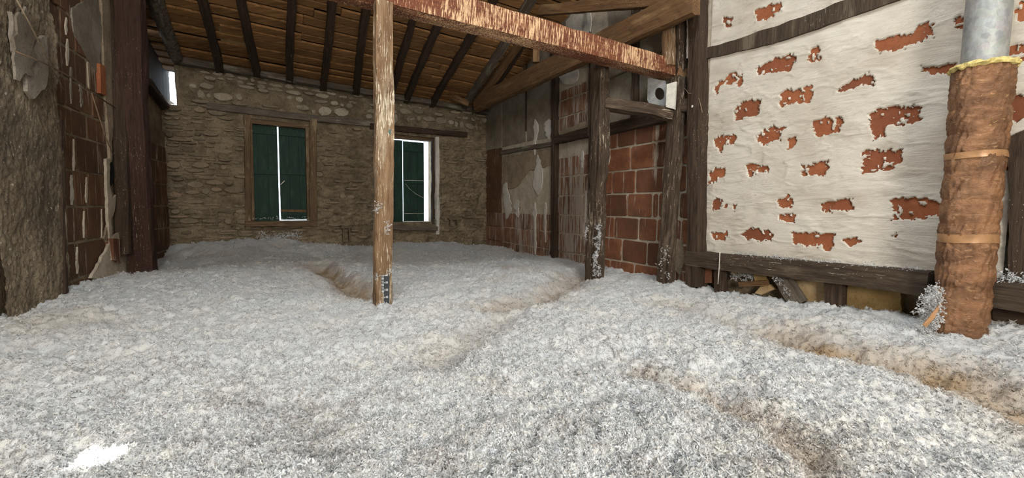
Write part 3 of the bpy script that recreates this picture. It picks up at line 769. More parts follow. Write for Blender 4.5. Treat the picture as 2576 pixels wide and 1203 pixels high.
# panel between the two free posts
Jm = {2: [sp(1540), sp(1601)], 3: [sp(1569), sp(1632)], 4: [sp(1548), sp(1609), sp(1655)], 5: [sp(1523), sp(1579), sp(1642), sp(1657)],
      6: [sp(1541), sp(1598)], 7: [sp(1584), sp(1647)], 8: [sp(1550), sp(1594), sp(1638)]}
zrail = wp.px(1590, 318)[1]
lv = zc[:]
Jm = {k-1: v for k, v in Jm.items()}
bricks(wp, sp(1490), sp(1672), lv, Jm, mb_part, wallp, gap=.019)
bricks(wp, sp(1672), sp(1742), lv+[lv[-1]+.21], {3: [sp(1716)], 5: [sp(1726)], 2: [sp(1708)], 6: [sp(1712)]}, mb_part, wallp, gap=.018)
bricks(wp, sp(1404), sp(1490), lv[:-1], None, mb_streak, wallp, gap=.015, lmean=.25)
bricks(wp, .0, sp(1392), lv[:5], None, mb_streak, wallp, gap=.010, lmean=.27)
# brick pieces above the rail between the stud and the second post
zr2 = wp.px(1440, 345)[1]
bricks(wp, sp(1406, 250), sp(1484, 250), [zr2+.07, zr2+.28, zr2+.49, zr2+.62], None, mb_streak, wallp, gap=.015, lmean=.3)
# upper grey plaster panels between thin studs
def panel(pix, mat=mt_plaster_grey, d=.006, jag=.006, w=wp, parent=None, name='plaster_panel'):
    return w.pslab(name, pix, d, .02, mat, parent or wallp, jag, .04)
panel([(1216, 600), (1262, 612), (1262, 372), (1216, 380)], mb_left, .004)  # dull brown strip paints the shadow on the wall beside the corner
panel([(1216, 380), (1262, 372), (1262, 180), (1216, 262)], d=.012)
panel([(1264, 370), (1322, 356), (1322, 60), (1264, 172)])
panel([(1326, 356), (1390, 343), (1390, -60), (1326, 40)])
panel([(1264, 395), (1390, 372), (1390, 415), (1330, 430), (1300, 470), (1264, 480)], mt_plaster_mid, .012, .012)
panel([(1406, 185), (1488, 165), (1488, -160), (1406, -60)])
panel([(1530, 320), (1592, 308), (1592, -260), (1530, -200)], d=.008)
panel([(1606, 300), (1735, 240), (1735, -420), (1606, -280)], d=.004)
panel([(1406, 345), (1486, 322), (1486, 300), (1406, 330)], mt_plaster_mid, .014, .012)
# pale plaster smears and patches
def blob(w, cx_, cy_, rx, ry, mat, d=.018, n=22, parent=None, jag=.16, name='plaster_patch', depth=.012, ang=0):
    pts = []
    for q in range(n):
        t = 2*math.pi*q/n; k = 1+random.uniform(-jag, jag); x, y = rx*math.cos(t)*k, ry*math.sin(t)*k
        pts.append((cx_+x*math.cos(ang)-y*math.sin(ang), cy_+x*math.sin(ang)+y*math.cos(ang)))
    return w.pslab(name, pts, d, depth, mat, parent)
def drip(w, cx_, cy_, rx, ry, mat, d, parent, n=14):
    L_, R2 = [], []; a = b = .4
    for q in range(n+1):
        t = q/n; a = min(1, max(.15, a+random.uniform(-.3, .3))); b = min(1, max(.15, b+random.uniform(-.3, .3))); f = min(1, 6*t+.2, 4*(1-t)+.15)
        y = cy_-ry+2*ry*t; L_.append((cx_-rx*a*f, y)); R2.append((cx_+rx*b*f, y))
    return w.pslab('lime_drip', L_+R2[::-1], d, .01, mat, parent)
blob(wp, 1430, 187, 24, 27, mt_plaster_pale, parent=wallp, jag=.05)
blob(wp, 1448, 62, 26, 45, mt_plaster_pale, parent=wallp, jag=.15, ang=.35)
blob(wp, 1476, 55, 12, 30, mt_plaster_pale, parent=wallp, jag=.2)
drip(wp, 1273, 505, 14.0, 46, mt_plaster_pale, .018, wallp)
drip(wp, 1302, 525, 15.4, 22, mt_plaster_pale, .018, wallp)
drip(wp, 1345, 345, 8.4, 45, mt_plaster_pale, .018, wallp)
drip(wp, 1352, 440, 12.6, 50, mt_plaster_pale, .018, wallp)
drip(wp, 1345, 575, 12.6, 66, mt_plaster_pale, .018, wallp)
drip(wp, 1381, 325, 12.6, 26, mt_plaster_pale, .018, wallp)
drip(wp, 1465, 400, 5.6, 22, mt_plaster_pale, .018, wallp)
blob(wp, 1528, 390, 6, 26, mt_plaster_pale, parent=wallp, jag=.1)
blob(wp, 1706, 645, 13, 45, mt_plaster_mid, parent=wallp, jag=.12)
drip(wp, 1372, 560, 4.2, 50, mt_plaster_pale, .018, wallp)
drip(wp, 1473, 520, 4.2, 40, mt_plaster_pale, .018, wallp)
# studs and rails of the partition
wt('wall_stud', wp, (1397, 655), (1399, 60), .02, .09, .09, mw_dark, 'dark upright stud in the brick partition left of the second post', 'stud', seed=21)
wt('wall_stud', wp, (1598, 300), (1602, 15), .02, .07, .075, mw_dark, 'short dark stud in the grey plaster above the brick panel', 'stud', seed=22)
wt('wall_stud', wp, (1491, 690), (1494, 130), .015, .08, .10, mw_dark, 'dark stud set in the partition right behind the second post', 'stud', seed=23)
wt('wall_stud', wp, (1323, 330), (1325, 60), .014, .02, .022, mw_dark, 'very thin dark batten on the grey plaster near the far corner', 'batten', seed=24, rough=.002)
wt('wall_rail', wp, (1402, 352), (1486, 333), .03, .09, .105, mw_dark, 'dark rail crossing the partition left of the second post', 'rail', seed=25)
wt('wall_rail', wp, (1496, 336), (1672, 292), .03, .10, .12, mw_dark, 'dark sloping rail over the top course of the red brick panel', 'rail', seed=26)
wt('wall_rail', wp, (1262, 384), (1392, 362), .01, .06, .06, mw_grey, 'worn plaster-covered rail in the far part of the partition', 'rail', seed=27)
wt('wall_stud', wp, (1752, 720), (1757, -130), .06, .13, .12, mw_dark, 'dark corner stud between the brick partition and the white wall', 'stud', seed=28)
wt('wall_brace', wp, (1530, 200), (1600, 168), .016, .02, .02, mw_grey, 'thin curved lath scar in the plaster under the main beam', 'batten', seed=29, rough=.002)

# ------------------------------------------------------------------ white wall
wallw = ww.boxes('wall_right', -.15, ww.L, 0, 4.9, [], .22, mt_mortar_dark, front=-.06); wallw['kind'] = 'structure'
patches = [  # pixel outlines of the places where the limewash has come off
 [(1903, 25), (1965, 5), (1963, 30), (1905, 55)], [(1820, 45), (1843, 42), (1842, 66), (1824, 68)],
 [(1797, 225), (1808, 205), (1825, 200), (1830, 188), (1868, 184), (1862, 220), (1845, 212), (1820, 213), (1802, 240)],
 [(1903, 172), (1960, 145), (1985, 135), (2003, 142), (1990, 176), (1945, 184), (1905, 190)],
 [(2035, 150), (2040, 125), (2056, 108), (2062, 135), (2070, 143), (2050, 152)],
 [(2203, 100), (2262, 83), (2298, 88), (2310, 62), (2345, 62), (2350, 98), (2300, 112), (2260, 125), (2206, 128)],
 [(1850, 268), (1868, 252), (1914, 250), (1905, 285), (1875, 297), (1850, 300)],
 [(1963, 235), (1985, 220), (2020, 225), (2046, 212), (2036, 256), (2000, 256), (1964, 270)],
 [(2104, 222), (2145, 200), (2195, 184), (2194, 218), (2150, 218), (2110, 230)],
 [(1797, 350), (1815, 338), (1850, 340), (1848, 362), (1815, 368), (1812, 388), (1800, 368)],
 [(1900, 345), (1915, 330), (1945, 320), (1973, 326), (1960, 355), (1905, 364)],
 [(1984, 352), (1997, 350), (2000, 370), (1984, 380)],
 [(2042, 310), (2060, 297), (2113, 298), (2108, 330), (2070, 346), (2044, 334)],
 [(2179, 290), (2230, 272), (2316, 268), (2318, 300), (2270, 318), (2228, 320), (2222, 345), (2196, 350), (2192, 315)],
 [(1784, 445), (1786, 425), (1825, 420), (1824, 445), (1800, 452), (1780, 465)],
 [(1878, 415), (1900, 412), (1934, 428), (1930, 438), (1884, 440)],
 [(2013, 418), (2050, 412), (2080, 400), (2078, 436), (2018, 443)],
 [(2172, 384), (2265, 376), (2268, 412), (2235, 430), (2174, 438)],
 [(1793, 505), (1800, 498), (1812, 505), (1810, 528), (1790, 528)], [(1818, 512), (1828, 512), (1826, 526), (1816, 524)], [(1840, 512), (1851, 514), (1846, 530)],
 [(1950, 505), (1975, 490), (1996, 500), (1993, 520), (1960, 518)], [(1955, 542), (1970, 536), (1993, 542), (1992, 560), (1958, 556)],
 [(2064, 515), (2090, 503), (2150, 500), (2150, 526), (2100, 528), (2068, 530)],
 [(2234, 505), (2270, 495), (2330, 500), (2360, 515), (2358, 545), (2300, 550), (2245, 555)],
 [(1787, 582), (1826, 584), (1826, 604), (1795, 600)],
 [(1860, 590), (1890, 572), (1942, 588), (1935, 602), (1885, 604)],
 [(1990, 585), (2040, 588), (2103, 588), (2092, 632), (2050, 622), (2000, 614)],
 [(2122, 603), (2145, 600), (2170, 610), (2140, 620), (2126, 616)],
 [(2320, 160), (2332, 170), (2400, 165), (2395, 185), (2330, 190)], [(2402, 50), (2412, 38), (2428, 48), (2424, 72), (2404, 74)],
 [(2538, 20), (2600, -10), (2640, 30), (2560, 52)], [(2530, 118), (2590, 105), (2620, 140), (2545, 150)],
 [(2538, 238), (2580, 235), (2620, 290), (2550, 300), (2530, 280)], [(2242, 588), (2250, 586), (2252, 596), (2244, 598)], [(2515, 410), (2545, 412), (2540, 428)]]
s1w = ww.px(2700, 400)[0]
cs = .0068
nS, nZ = int((s1w+.0)/cs), int(2.75/cs)
z0w = ww.px(1780, 640)[1]-.12
S, Zz = np.meshgrid(np.linspace(-.0, s1w, nS), np.linspace(z0w, z0w+2.75, nZ), indexing='ij')
inner = np.zeros_like(S); wS = S+.03*fbm(S*28, Zz*28, 41, 4, .75)+.012*vn(S*8, Zz*8, 43); wZ = Zz+.028*fbm(S*28, Zz*28, 42, 4, .75)+.01*vn(S*8, Zz*8, 44)
pinfo = []
for pi, pl in enumerate(patches):
    q = [ww.px(x, y) for x, y in pl]; pinfo.append(q)
    xs = [a for a, b in q]; zs = [b for a, b in q]
    i0, i1 = np.searchsorted(S[:, 0], [min(xs)-.08, max(xs)+.08]); j0, j1 = np.searchsorted(Zz[0], [min(zs)-.08, max(zs)+.08])
    if i1 <= i0 or j1 <= j0: continue
    inner[i0:i1, j0:j1] = np.maximum(inner[i0:i1, j0:j1], inpoly(wS[i0:i1, j0:j1], wZ[i0:i1, j0:j1], q))
# islands of limewash left on the brick
inner *= (fbm(S*34, Zz*34, 47, 3) < .42)
ring = inpoly(S, Zz, [ww.px(1831+5*math.cos(t), 55+6*math.sin(t)) for t in np.linspace(0, 6.2, 8)]); inner[ring] = 0
dW = .006*fbm(S*2.2, Zz*3, 51, 3)+.0035*fbm(S*11, Zz*17, 52, 3)
rid = 1-np.abs(fbm(S*3.2+.3*Zz, Zz*9, 53, 4)); dW = dW+.010*np.clip(rid-.86, 0, 1)*7*.5
dW = dW-.034*inner
# rounded border of the limewash at the corner stud and along the bottom
P = ww.P[None, None]+S[..., None]*ww.t+Zz[..., None]*np.array([0, 0, 1])+dW[..., None]*ww.n
sc0 = ww.px(1772, 400)[0]
botz = lambda s_: ww.px(1780, 638)[1]+(ww.px(2330, 692)[1]-ww.px(1780, 638)[1])*(s_-ww.px(1780, 638)[0])/(ww.px(2330, 692)[0]-ww.px(1780, 638)[0])
Sc, Zc = (S[:-1, :-1]+S[1:, 1:])/2, (Zz[:-1, :-1]+Zz[1:, 1:])/2
sR = ww.px(2540, 500)[0]; zR = ww.px(2560, 335)[1]
kp = (Sc > sc0+.012*fbm(Zc*6, Sc*0, 61, 3)) & (Zc > botz(Sc)+.01*fbm(Sc*8, Zc*0, 62, 3)) & ~((Sc > sR) & (Zc < zR))
fastgrid('limewash', P, mt_white, wallw, keep=kp, attrs={'inner': np.clip(inner*0, 0, 1)})
for q in pinfo:
    xs = [a for a, b in q]; zs = [b for a, b in q]; a0, a1, b0, b1 = min(xs)-.035, max(xs)+.035, min(zs)-.035, max(zs)+.035
    if a0 > s1w: continue
    c = .02; ww.slab('brick', [(a0+c, b0), (a1-c, b0), (a1, b0+c), (a1, b1-c), (a1-c, b1), (a0+c, b1), (a0, b1-c), (a0, b0+c)], -.0135+random.uniform(-.003, .003), .05, mb_white, wallw, .004, .001)
o = ww.pslab('wall_timber', [(1770, 122), (1850, 100), (1930, 72), (2014, 44), (2130, -2), (2300, -75), (2330, -28), (2260, 0), (2140, 42), (2030, 80), (1940, 110), (1850, 130), (1768, 150)], .022, .12, mw_sill, None, .006, .06)
tag(o, 'curved dark timber crossing the white limewashed wall at its top', 'beam')
o = wt('sill_beam', ww, (1738, 648), (2345, 712), .05, .17, .135, mw_sill, 'dusty dark sill beam along the foot of the white wall', 'beam', seed=31, bow=.01)
tag(tuft('insulation_tuft', [ww.P3(x, 634+(x-1790)*.098+random.uniform(-3, 3), .06) for x in range(1850, 2330, 4)], 900, (.03, .025, .009), 1.0), 'ragged line of white flakes lying on the sill beam of the white wall', 'insulation', kind='stuff')
# below the sill beam: clay infill, short posts, boards, broken brick
def wq(pix, d, depth, name, mat, label, cat, jag=.006):
    o = ww.pslab(name, pix, d, depth, mat, None, jag, .03); tag(o, label, cat); return o
wq([(1988, 686), (2082, 700), (2082, 775), (2035, 765), (2000, 745)], -.005, .08, 'clay_panel', mt_clay_pale, 'pale cracked clay infill panel below the sill beam, left of the short post', 'panel')
wq([(2126, 708), (2268, 722), (2266, 792), (2124, 775)], .0, .08, 'clay_panel', mt_clay, 'ochre clay infill panel below the sill beam, nearest the wrapped pipe', 'panel')
wt('short_post', ww, (2103, 790), (2104, 702), .03, .10, .11, mw_dark, 'short dark post between the two clay panels under the sill beam', 'post', seed=33)
wt('short_post', ww, (1762, 740), (1760, 655), .02, .10, .10, mw_dark, 'short dark post under the left end of the sill beam', 'post', seed=34)
wt('short_post', ww, (1815, 742), (1815, 662), .02, .08, .09, mw_dark, 'second short dark post under the sill beam beside the hanging string', 'post', seed=36)
wt('diagonal_board', ww, (2010, 765), (1952, 675), .035, .035, .13, mw_grey, 'flake-covered diagonal grey board leaning under the sill beam', 'board', seed=35)
wt('broken_lath', ww, (1860, 716), (1932, 712), .05, .03, .035, mw_brown, 'broken bit of lath lying in the gap under the sill beam', 'board', seed=37)
for i, (pix, mt, lb, cat) in enumerate([([(1768, 664), (1790, 666), (1792, 712), (1770, 712)], mb_part, 'small red brick under the left end of the sill beam', 'brick'),
      ([(1840, 672), (1856, 668), (1858, 690), (1840, 692)], mt_clay, 'small ochre clay lump under the sill beam', 'stone'),
      ([(1896, 680), (1925, 684), (1928, 708), (1900, 712)], mt_clay, 'larger ochre clay lump right of the flake pocket', 'stone'),
      ([(1898, 738), (1912, 722), (1935, 716), (1948, 728), (1915, 742)], mt_clay_pale, 'tan stone lying at the edge of the insulation', 'stone'),
      ([(1860, 672), (1896, 676), (1895, 682), (1860, 680)], mb_part, 'thin tile edge over the flake pocket', 'tile')]):
    o = ww.pslab({'brick': 'brick_fragment', 'stone': 'rubble_stone', 'tile': 'tile_fragment'}[cat], pix, .03, .08, mt, None, .004, .03); tag(o, lb, cat)
tag(tuft('insulation_tuft', [ww.P3(x, 695+random.uniform(-10, 10), .02) for x in range(1846, 1895, 3)], 160, (.02, .02, .015), 1.3), 'pocket of white flakes between clay lumps under the sill beam', 'insulation', kind='stuff')
tag(tuft('insulation_tuft', [ww.P3(1938+(y-668)*.62, y, .07) for y in range(668, 745, 3)], 70, (.015, .015, .012), 1.2), 'white flakes caught on the diagonal board under the sill beam', 'insulation', kind='stuff')
o = tube('hanging_string', [ww.P3(1811, 634, .15), ww.P3(1810, 660, .15), ww.P3(1808, 690, .14), ww.P3(1806, 715, .13)], .004, mt_string); tag(o, 'pale string hanging over the left end of the sill beam', 'string')
# right end: dark door post, lower sill, board
o = ww.pslab('door_post', [(2538, 345), (2760, 250), (2760, 760), (2536, 690)], .03, .15, mw_dark, None, .004, .06); tag(o, 'dark upright timber at the right end of the white wall', 'post')
o = wt('sill_beam', ww, (2478, 732), (2720, 765), .06, .17, .15, mw_sill, 'dusty sill beam behind and right of the wrapped pipe', 'beam', seed=41)
o = wt('short_board', ww, (2500, 790), (2720, 815), .02, .06, .17, mw_dark, 'dark board under the sill beam at the right edge', 'board', seed=42)
wq([(2486, 752), (2503, 754), (2503, 812), (2484, 808)], .03, .05, 'clay_panel', mt_clay, 'narrow ochre clay strip right beside the foot of the wrapped pipe', 'panel')
tag(tuft('insulation_tuft', [ww.P3(x, 690+(x-2500)*.22+random.uniform(-8, 8), .10) for x in range(2495, 2600, 4)], 160, (.03, .03, .015), 1.2), 'white flakes piled on the sill beam right of the wrapped pipe', 'insulation', kind='stuff')

# ------------------------------------------------------------------ left wall
outl = [(0, 0), (wl.L+.3, 0)]
aT, bT = wl.pt(wl.L, 0), wl.pt(0, 0)
opening = [wl.px(x, y, -.02) for x, y in ((370, 20), (430, 143), (441, 160), (441, 262), (418, 264), (370, 205))]
zt0, zt1 = roofz(bT.x, bT.y)+.1, roofz(aT.x, aT.y)+.1
sO = wl.px(370, 200)[0]
walll = poly_slab('wall_left', [wl.pt(a, z, -.02) for a, z in [(0, 0), (wl.L+.2, 0), (wl.L+.2, opening[3][1]-.01), opening[3], opening[4], opening[5], (sO, zt0+(zt1-zt0)*sO/wl.L), (0, zt0)]], wl.n, .22, mt_mortar_dark); walll['kind'] = 'structure'
# rough rendered pier nearest the camera
s_e = wl.px(143, 500)[0]
nS, nZ = int((s_e+.02)/.008)+2, int(3.4/.012)
S, Zz = np.meshgrid(np.linspace(0, s_e+.02, nS), np.linspace(.3, 3.7, nZ), indexing='ij')
edge = np.clip((s_e-S+.03*fbm(Zz*5, Zz*0, 15, 4))/.03, 0, 1)
dR = (.05+.016*fbm(S*6, Zz*4, 11, 5, .6)+.009*fbm(S*45, Zz*38, 12, 3, .7)+.02*np.clip(fbm(S*3, Zz*2, 14, 3), 0, 1))*edge-.02*(1-edge)
P = wl.P[None, None]+S[..., None]*wl.t+Zz[..., None]*np.array([0, 0, 1])+dR[..., None]*wl.n
fastgrid('rough_render', P, mt_render_left, walll)
blob(wl, 62, 120, 26, 85, mt_plaster_pale if False else mt_plaster_grey, .088, parent=walll, jag=.25)
panel([(30, 30), (52, 60), (78, 110), (120, 90), (122, 170), (118, 215), (85, 250), (70, 230), (62, 180), (38, 130)], m_plain('plaster_pinkish', (.26, .22, .18), (.34, .295, .24), 8, 55, .7), .078, .014, wl, walll, 'plaster_patch')
wl.pslab('mortar_bed', [(146, 900), (146, -200), (290, -200), (290, 760)], .0, .03, mt_mortar_dark, walll)
wl.pslab('mortar_bed', [(376, 700), (376, 330), (432, 330), (432, 640)], .0, .015, mt_mortar_dark, walll)
# brick courses
zl = [wl.px(200, y)[1] for y in (792, 700, 608, 520, 432, 346, 283, 215, 140, 60, -20)]
def sl(x, y=450): return wl.px(x, y)[0]
Jl = {1: [sl(195, 650)], 2: [sl(165, 560), sl(213, 560), sl(257, 560)], 3: [sl(185, 480), sl(220, 480)], 4: [sl(190, 390)], 5: [sl(178, 310), sl(216, 310)]}
bricks(wl, sl(146), sl(272), zl, Jl, mb_left, walll, gap=.016, lmean=.22)
bricks(wl, sl(375), wl.L+.02, zl[:7], None, mb_left, walll, gap=.016, lmean=.22)
for (x, y, rx_, ry_, mt) in ((168, 66, 3, 22, mt_mortar), (171, 132, 3.5, 34, mt_mortar), (180, 215, 6, 46, mt_plaster_grey), (205, 240, 8, 30, mt_plaster_grey), (187, 390, 3, 40, mt_mortar), (182, 478, 5, 38, mt_mortar),
                        (219, 478, 3, 32, mt_mortar), (213, 565, 3, 34, mt_mortar), (257, 562, 3, 36, mt_mortar), (196, 655, 3, 34, mt_mortar), (165, 575, 3, 40, mt_mortar)):
    drip(wl, x, y, rx_, ry_, mt, .014, walll)
panel([(182, 20), (240, -20), (258, 60), (250, 190), (222, 150), (200, 110), (186, 80)], mt_plaster_grey, .013, .012, wl, walll, 'plaster_patch')
# ragged strip of mortar, painted dark of a hole and broken brick before the big post
panel([(262, 600), (274, 560), (268, 480), (278, 395), (270, 300), (262, 180), (258, 60), (255, -20), (285, -20), (288, 150), (290, 280), (284, 330), (282, 395), (279, 470), (290, 500), (287, 540), (280, 560), (278, 620)], mt_plaster_mid, .02, .012, wl, walll, 'mortar_strip')
panel([(268, 400), (276, 398), (277, 470), (284, 500), (292, 490), (289, 530), (280, 550), (284, 600), (276, 615), (272, 540)], mt_mortar, .03, .008, wl, walll, 'mortar_strip')
blob(wl, 281, 436, 6, 30, m_simple('hole_shade_black', (.006, .005, .004), 1), .026, parent=walll, jag=.1, name='painted_hole', depth=.004)  # black patch paints the dark inside of a hole; nothing is cut
o = wl.pslab('brick', [(252, 160), (265, 168), (268, 240), (254, 235)], .035, .05, mb_white, walll, .003, .03)
o = wl.pslab('brick', [(285, 600), (303, 602), (305, 662), (288, 655)], .06, .06, mb_part, walll, .003, .03)
panel([(230, 700), (262, 640), (280, 600), (300, 585), (325, 592), (330, 650), (330, 690), (270, 702)], mt_mortar, .035, .014, wl, walll, 'mortar_strip')
wt('wall_stud', wl, (152, 742), (140, 300), .03, .07, .05, mw_dark, 'narrow dark stud between the rough render and the left bricks', 'stud', seed=51)
wt('wall_stud', wl, (314, 640), (292, -120), .06, .10, .10, mw_dark, 'dark stud tucked behind the left side of the big left post', 'stud', seed=52)
# the big left post
p0 = at(362, 700, 4.2); p0.z = 0; p1 = at(326, -60, 4.12)
o = timber('timber_post', p0, p1, .19, .19, mw_leftpost, xdir=tuple(wl.t), seed=53, bow=.01, rough=.008); tag(o, 'thick dark reddish post standing against the left wall', 'post')
# wires on the left wall
o = tube('wall_wire', [wl.P3(40, 130, .12), wl.P3(110, 158, .12), wl.P3(180, 195, .1), wl.P3(230, 232, .08), wl.P3(290, 272, .08)], .005, mt_wire); tag(o, 'dark cable sagging across the upper left wall', 'cable')
o = tube('wall_wire', [wl.P3(42, 0, .14), wl.P3(72, 55, .14), wl.P3(100, 110, .13), wl.P3(160, 225, .1)], .004, mt_plaster_mid); tag(o, 'pale string slanting down the rough left wall', 'string')
o = tube('wall_wire', [wl.P3(230, 232, .08), wl.P3(265, 345, .08), wl.P3(285, 390, .09)], .004, mt_wire); tag(o, 'thin dark wire end hanging beside the big left post', 'cable')

# gable opening with dark slats; daylight enters where the last slats are missing
gb = empty('gable_slats', wl.pt(wl.px(400, 200)[0], 2.4, -.12)); tag(gb, 'row of dark upright slats closing the gap under the roof edge at top left', 'slats')
xs = [wl.px(x, 150, -.04)[0] for x in (362, 374, 385, 395, 404, 412, 420)]
for i, (a, b) in enumerate(zip(xs[:-1], xs[1:])):
    pm = wl.pt((a+b)/2, 0); zt = roofz(pm.x, pm.y)-(.012 if i > 2 else -.1)
    V, F = boxv(wl.pt((a+b)/2, (zt+2.0)/2, -.04), wl.t, wl.n, (0, 0, 1), b-a-.006, .03, zt-2.0); mesh('slat', V, F, mw_dark, gb)
# closing panel of brick past the slit towards the corner
wt('wall_brace', wl, (366, 205), (437, 296), .02, .09, .07, mw_dark, 'dark slanting brace under the bright slit at the top left corner', 'brace', seed=55)
wl.pslab('broken_slat', [(414, 125), (432, 125), (428, 160), (419, 232), (414, 232)], -.03, .02, mw_dark, gb)
wb.pslab('corner_stones', [(435, 135), (450, 135), (450, 225), (441, 222), (439, 185)], .015, .10, ms_rubble, wallb, .004, .04)
v0 = onroof(388, -20, .07); v1 = onroof(444, 146, .07)
o = timber('verge_rafter', v0-(v1-v0)*.6, v1, .13, .13, mt_bark, xdir=tuple(wl.n), seed=56, rough=.014, bow=.02, rnd=.9); tag(o, 'rough bark-covered rafter along the roof edge above the bright slit', 'rafter')

# ------------------------------------------------------------------ roof
ax = (eR-eL).normalized(); up = -RD
sgrid = []
ceil = empty('ceiling', (eL+eR)/2); ceil['kind'] = 'structure'
def rp(u, v, d=0): return eL+ax*u+up*v+roof_n*d
# u along the eave, v up the slope ; boards parallel to the eave
Lr = 7.6; v = -.30; bi = 0; slope_len = 6.9
def ulim(v):
    """board ends: just outside left wall and partition"""
    return -.22-.0*v, (eR-eL).length+.9
while v < slope_len:
    bw = random.uniform(.11, .17); u0 = -.30; u1 = (eR-eL).length+3.4
    cuts = [u0]
    q = u0+random.uniform(.8, 2.4)
    while q < u1-.5: cuts.append(q); q += random.uniform(1.4, 2.6)
    cuts.append(u1)
    for a, b in zip(cuts[:-1], cuts[1:]):
        P = []
        dz = random.uniform(-.004, .020); tl = random.uniform(-.004, .004)
        for dd_ in (.0, -.028):
            for uu, vv in ((a+.002, v+.012), (b-.002, v+.012+tl), (b-.002, v+bw-.012+tl), (a+.002, v+bw-.012)): P.append(list(rp(uu, vv, dd_+dz+(.014 if vv > v+bw/2 else 0))))
        mesh('roof_board', P, [(0, 1, 2, 3), (7, 6, 5, 4), (0, 4, 5, 1), (1, 5, 6, 2), (2, 6, 7, 3), (3, 7, 4, 0)], mt_board, ceil)
    v += bw
P = [list(rp(u_, v_, d_)) for d_ in (-.045, -.07) for u_, v_ in ((-.34, -.4), ((eR-eL).length+3.6, -.4), ((eR-eL).length+3.6, slope_len+.2), (-.34, slope_len+.2))]
mesh('roof_deck', P, [(0, 1, 2, 3), (7, 6, 5, 4), (0, 4, 5, 1), (1, 5, 6, 2), (2, 6, 7, 3), (3, 7, 4, 0)], mw_dark, ceil)
# pale replaced board between the first two rafters
P = [onroof(x, y, .006) for x, y in ((549, 58), (614, 66), (622, 118), (557, 112))]
poly_slab('pale_board', P, roof_n, .02, m_plain('wood_pale_yellow', (.30, .20, .08), (.40, .28, .13), 6, 40, .5), ceil)['label'] = 'pale yellowish replacement board'
# flat boarding over the rear of the attic, with one small hole that lets a sun fleck in
patch = atz(238, 1148, .46); hz = 4.70
hit = patch+SUND*((hz-patch.z)/SUND.z)
us = [-5.2, hit.x-.055, hit.x+.055, 7.4]; vs = [-3.9, hit.y-.042, hit.y+.042, 8.8]; pr = []
for i in range(3):
    for j in range(3):
        if i == 1 and j == 1: continue
        pr.append(boxv(((us[i]+us[i+1])/2, (vs[j]+vs[j+1])/2, hz), (1, 0, 0), (0, 1, 0), (0, 0, 1), us[i+1]-us[i], vs[j+1]-vs[j], .02))
V, F = join(pr); mesh('rear_boarding', V, F, mt_shell, ceil)

# rafters
RAF = [((552, 161), (517, 0), .085, 'first dark rafter from the left roof edge'),
       ((645, 172), (612, 0), .075, 'second dark rafter from the left, beside the pale replaced board'),
       ((729, 190), (735, 0), .085, 'third dark rafter from the left, over the left shuttered window'),
       ((814, 209), (838, 0), .085, 'fourth dark rafter from the left, halfway to the middle post'),
       ((897, 222), (925, 30), .075, 'fifth dark rafter from the left, directly left of the middle post'),
       ((990, 212), (1033, 40), .085, 'reddish dark rafter directly right of the middle post'),
       ((1025, 243), (1113, 60), .085, 'second dark rafter right of the middle post'),
       ((1091, 254), (1196, 80), .085, 'third dark rafter right of the middle post'),
       ((1173, 258), (1269, 100), .07, 'last straight grey rafter before the brown brace by the partition')]
def to_uv(p): q = p-eL; b = up.dot(ax); qa, qb = q.dot(ax), q.dot(up); den = 1-b*b; return ((qa-b*qb)/den, (qb-b*qa)/den)
for i, (a, b, w_, lb) in enumerate(RAF):
    A = onroof(*a, .05); B = onroof(*b, .05)
    d = (B-A).normalized(); A = A-d*.12; ln = min(6.6, 5.2 if i < 6 else 5.0)
    B = A+d*ln
    o = timber('roof_rafter', A, B, .085 if i != 5 else .08, .11, mw_dark if i != 8 else mw_grey, xdir=tuple(ax), seed=60+i, bow=.03, rough=.006)
    tag(o, lb+' under the board roof', 'rafter', 'rafters under the board roof')

# ------------------------------------------------------------------ free-standing posts and the main beam
b0 = at(700, -95, 2.60); b1 = at(1712, 184, 4.25)
A = at(960, -20, 3.03); B = at(1712, 184, 4.28)
dirb = (B-A).normalized(); A2 = A-dirb*1.5
L_ = (B-A2).length
o = timber('main_beam', A2, B, .17, .235, mw_beam, xdir=tuple(Vector((0, 0, 1)).cross(dirb).normalized()), w1=.17, h1=.145, seed=70, rough=.004, rnd=.1); tag(o, 'long reddish brown beam with pale lime drips crossing the attic', 'beam')
p0 = at(962, 780, 2.95); p0.z = 0; p1 = at(962, 8, 2.95)
p1.x = at(963, 8, 2.95).x; post1 = timber('timber_post', p0, p1, .112, .10, mw_post, xdir=tuple(E2), seed=71, bow=.008, rough=.006)
tag(post1, 'lime-spattered brown middle post with a measuring strip at its foot', 'post')
blob_c = at(961, 333, 2.95-.062)
p0 = at(1495, 720, 4.13); p0.z = 0; o = timber('timber_post', p0, at(1511, 160, 4.13), .125, .13, mw_drip_dark, xdir=tuple(E2), seed=72, bow=.01, rough=.008)
tag(o, 'dark post with white flakes on its foot, standing before the partition', 'post')
p0 = at(1672, 730, 3.95); p0.z = 0; o = timber('timber_post', p0, at(1706, 196, 4.05), .10, .12, mw_drip_dark, xdir=tuple(E2), seed=73, bow=.006, rough=.007)
tag(o, 'dark post under the right end of the main beam', 'post')
o = timber('tie_rail', at(1524, 262, 4.12), at(1692, 291, 4.02), .09, .10, mw_drip_dark, xdir=(E2n.x, E2n.y, 0), seed=74, bow=.02, rough=.006)
tag(o, 'dark cross rail with lime drips joining the two right-hand posts', 'rail')
o = timber('beam_stub', at(1700, 188, 4.12), at(1748, 200, 4.10), .13, .13, mw_brown, xdir=(E2n.x, E2n.y, 0), seed=75); tag(o, 'short brown block joining the main beam to the corner', 'beam')
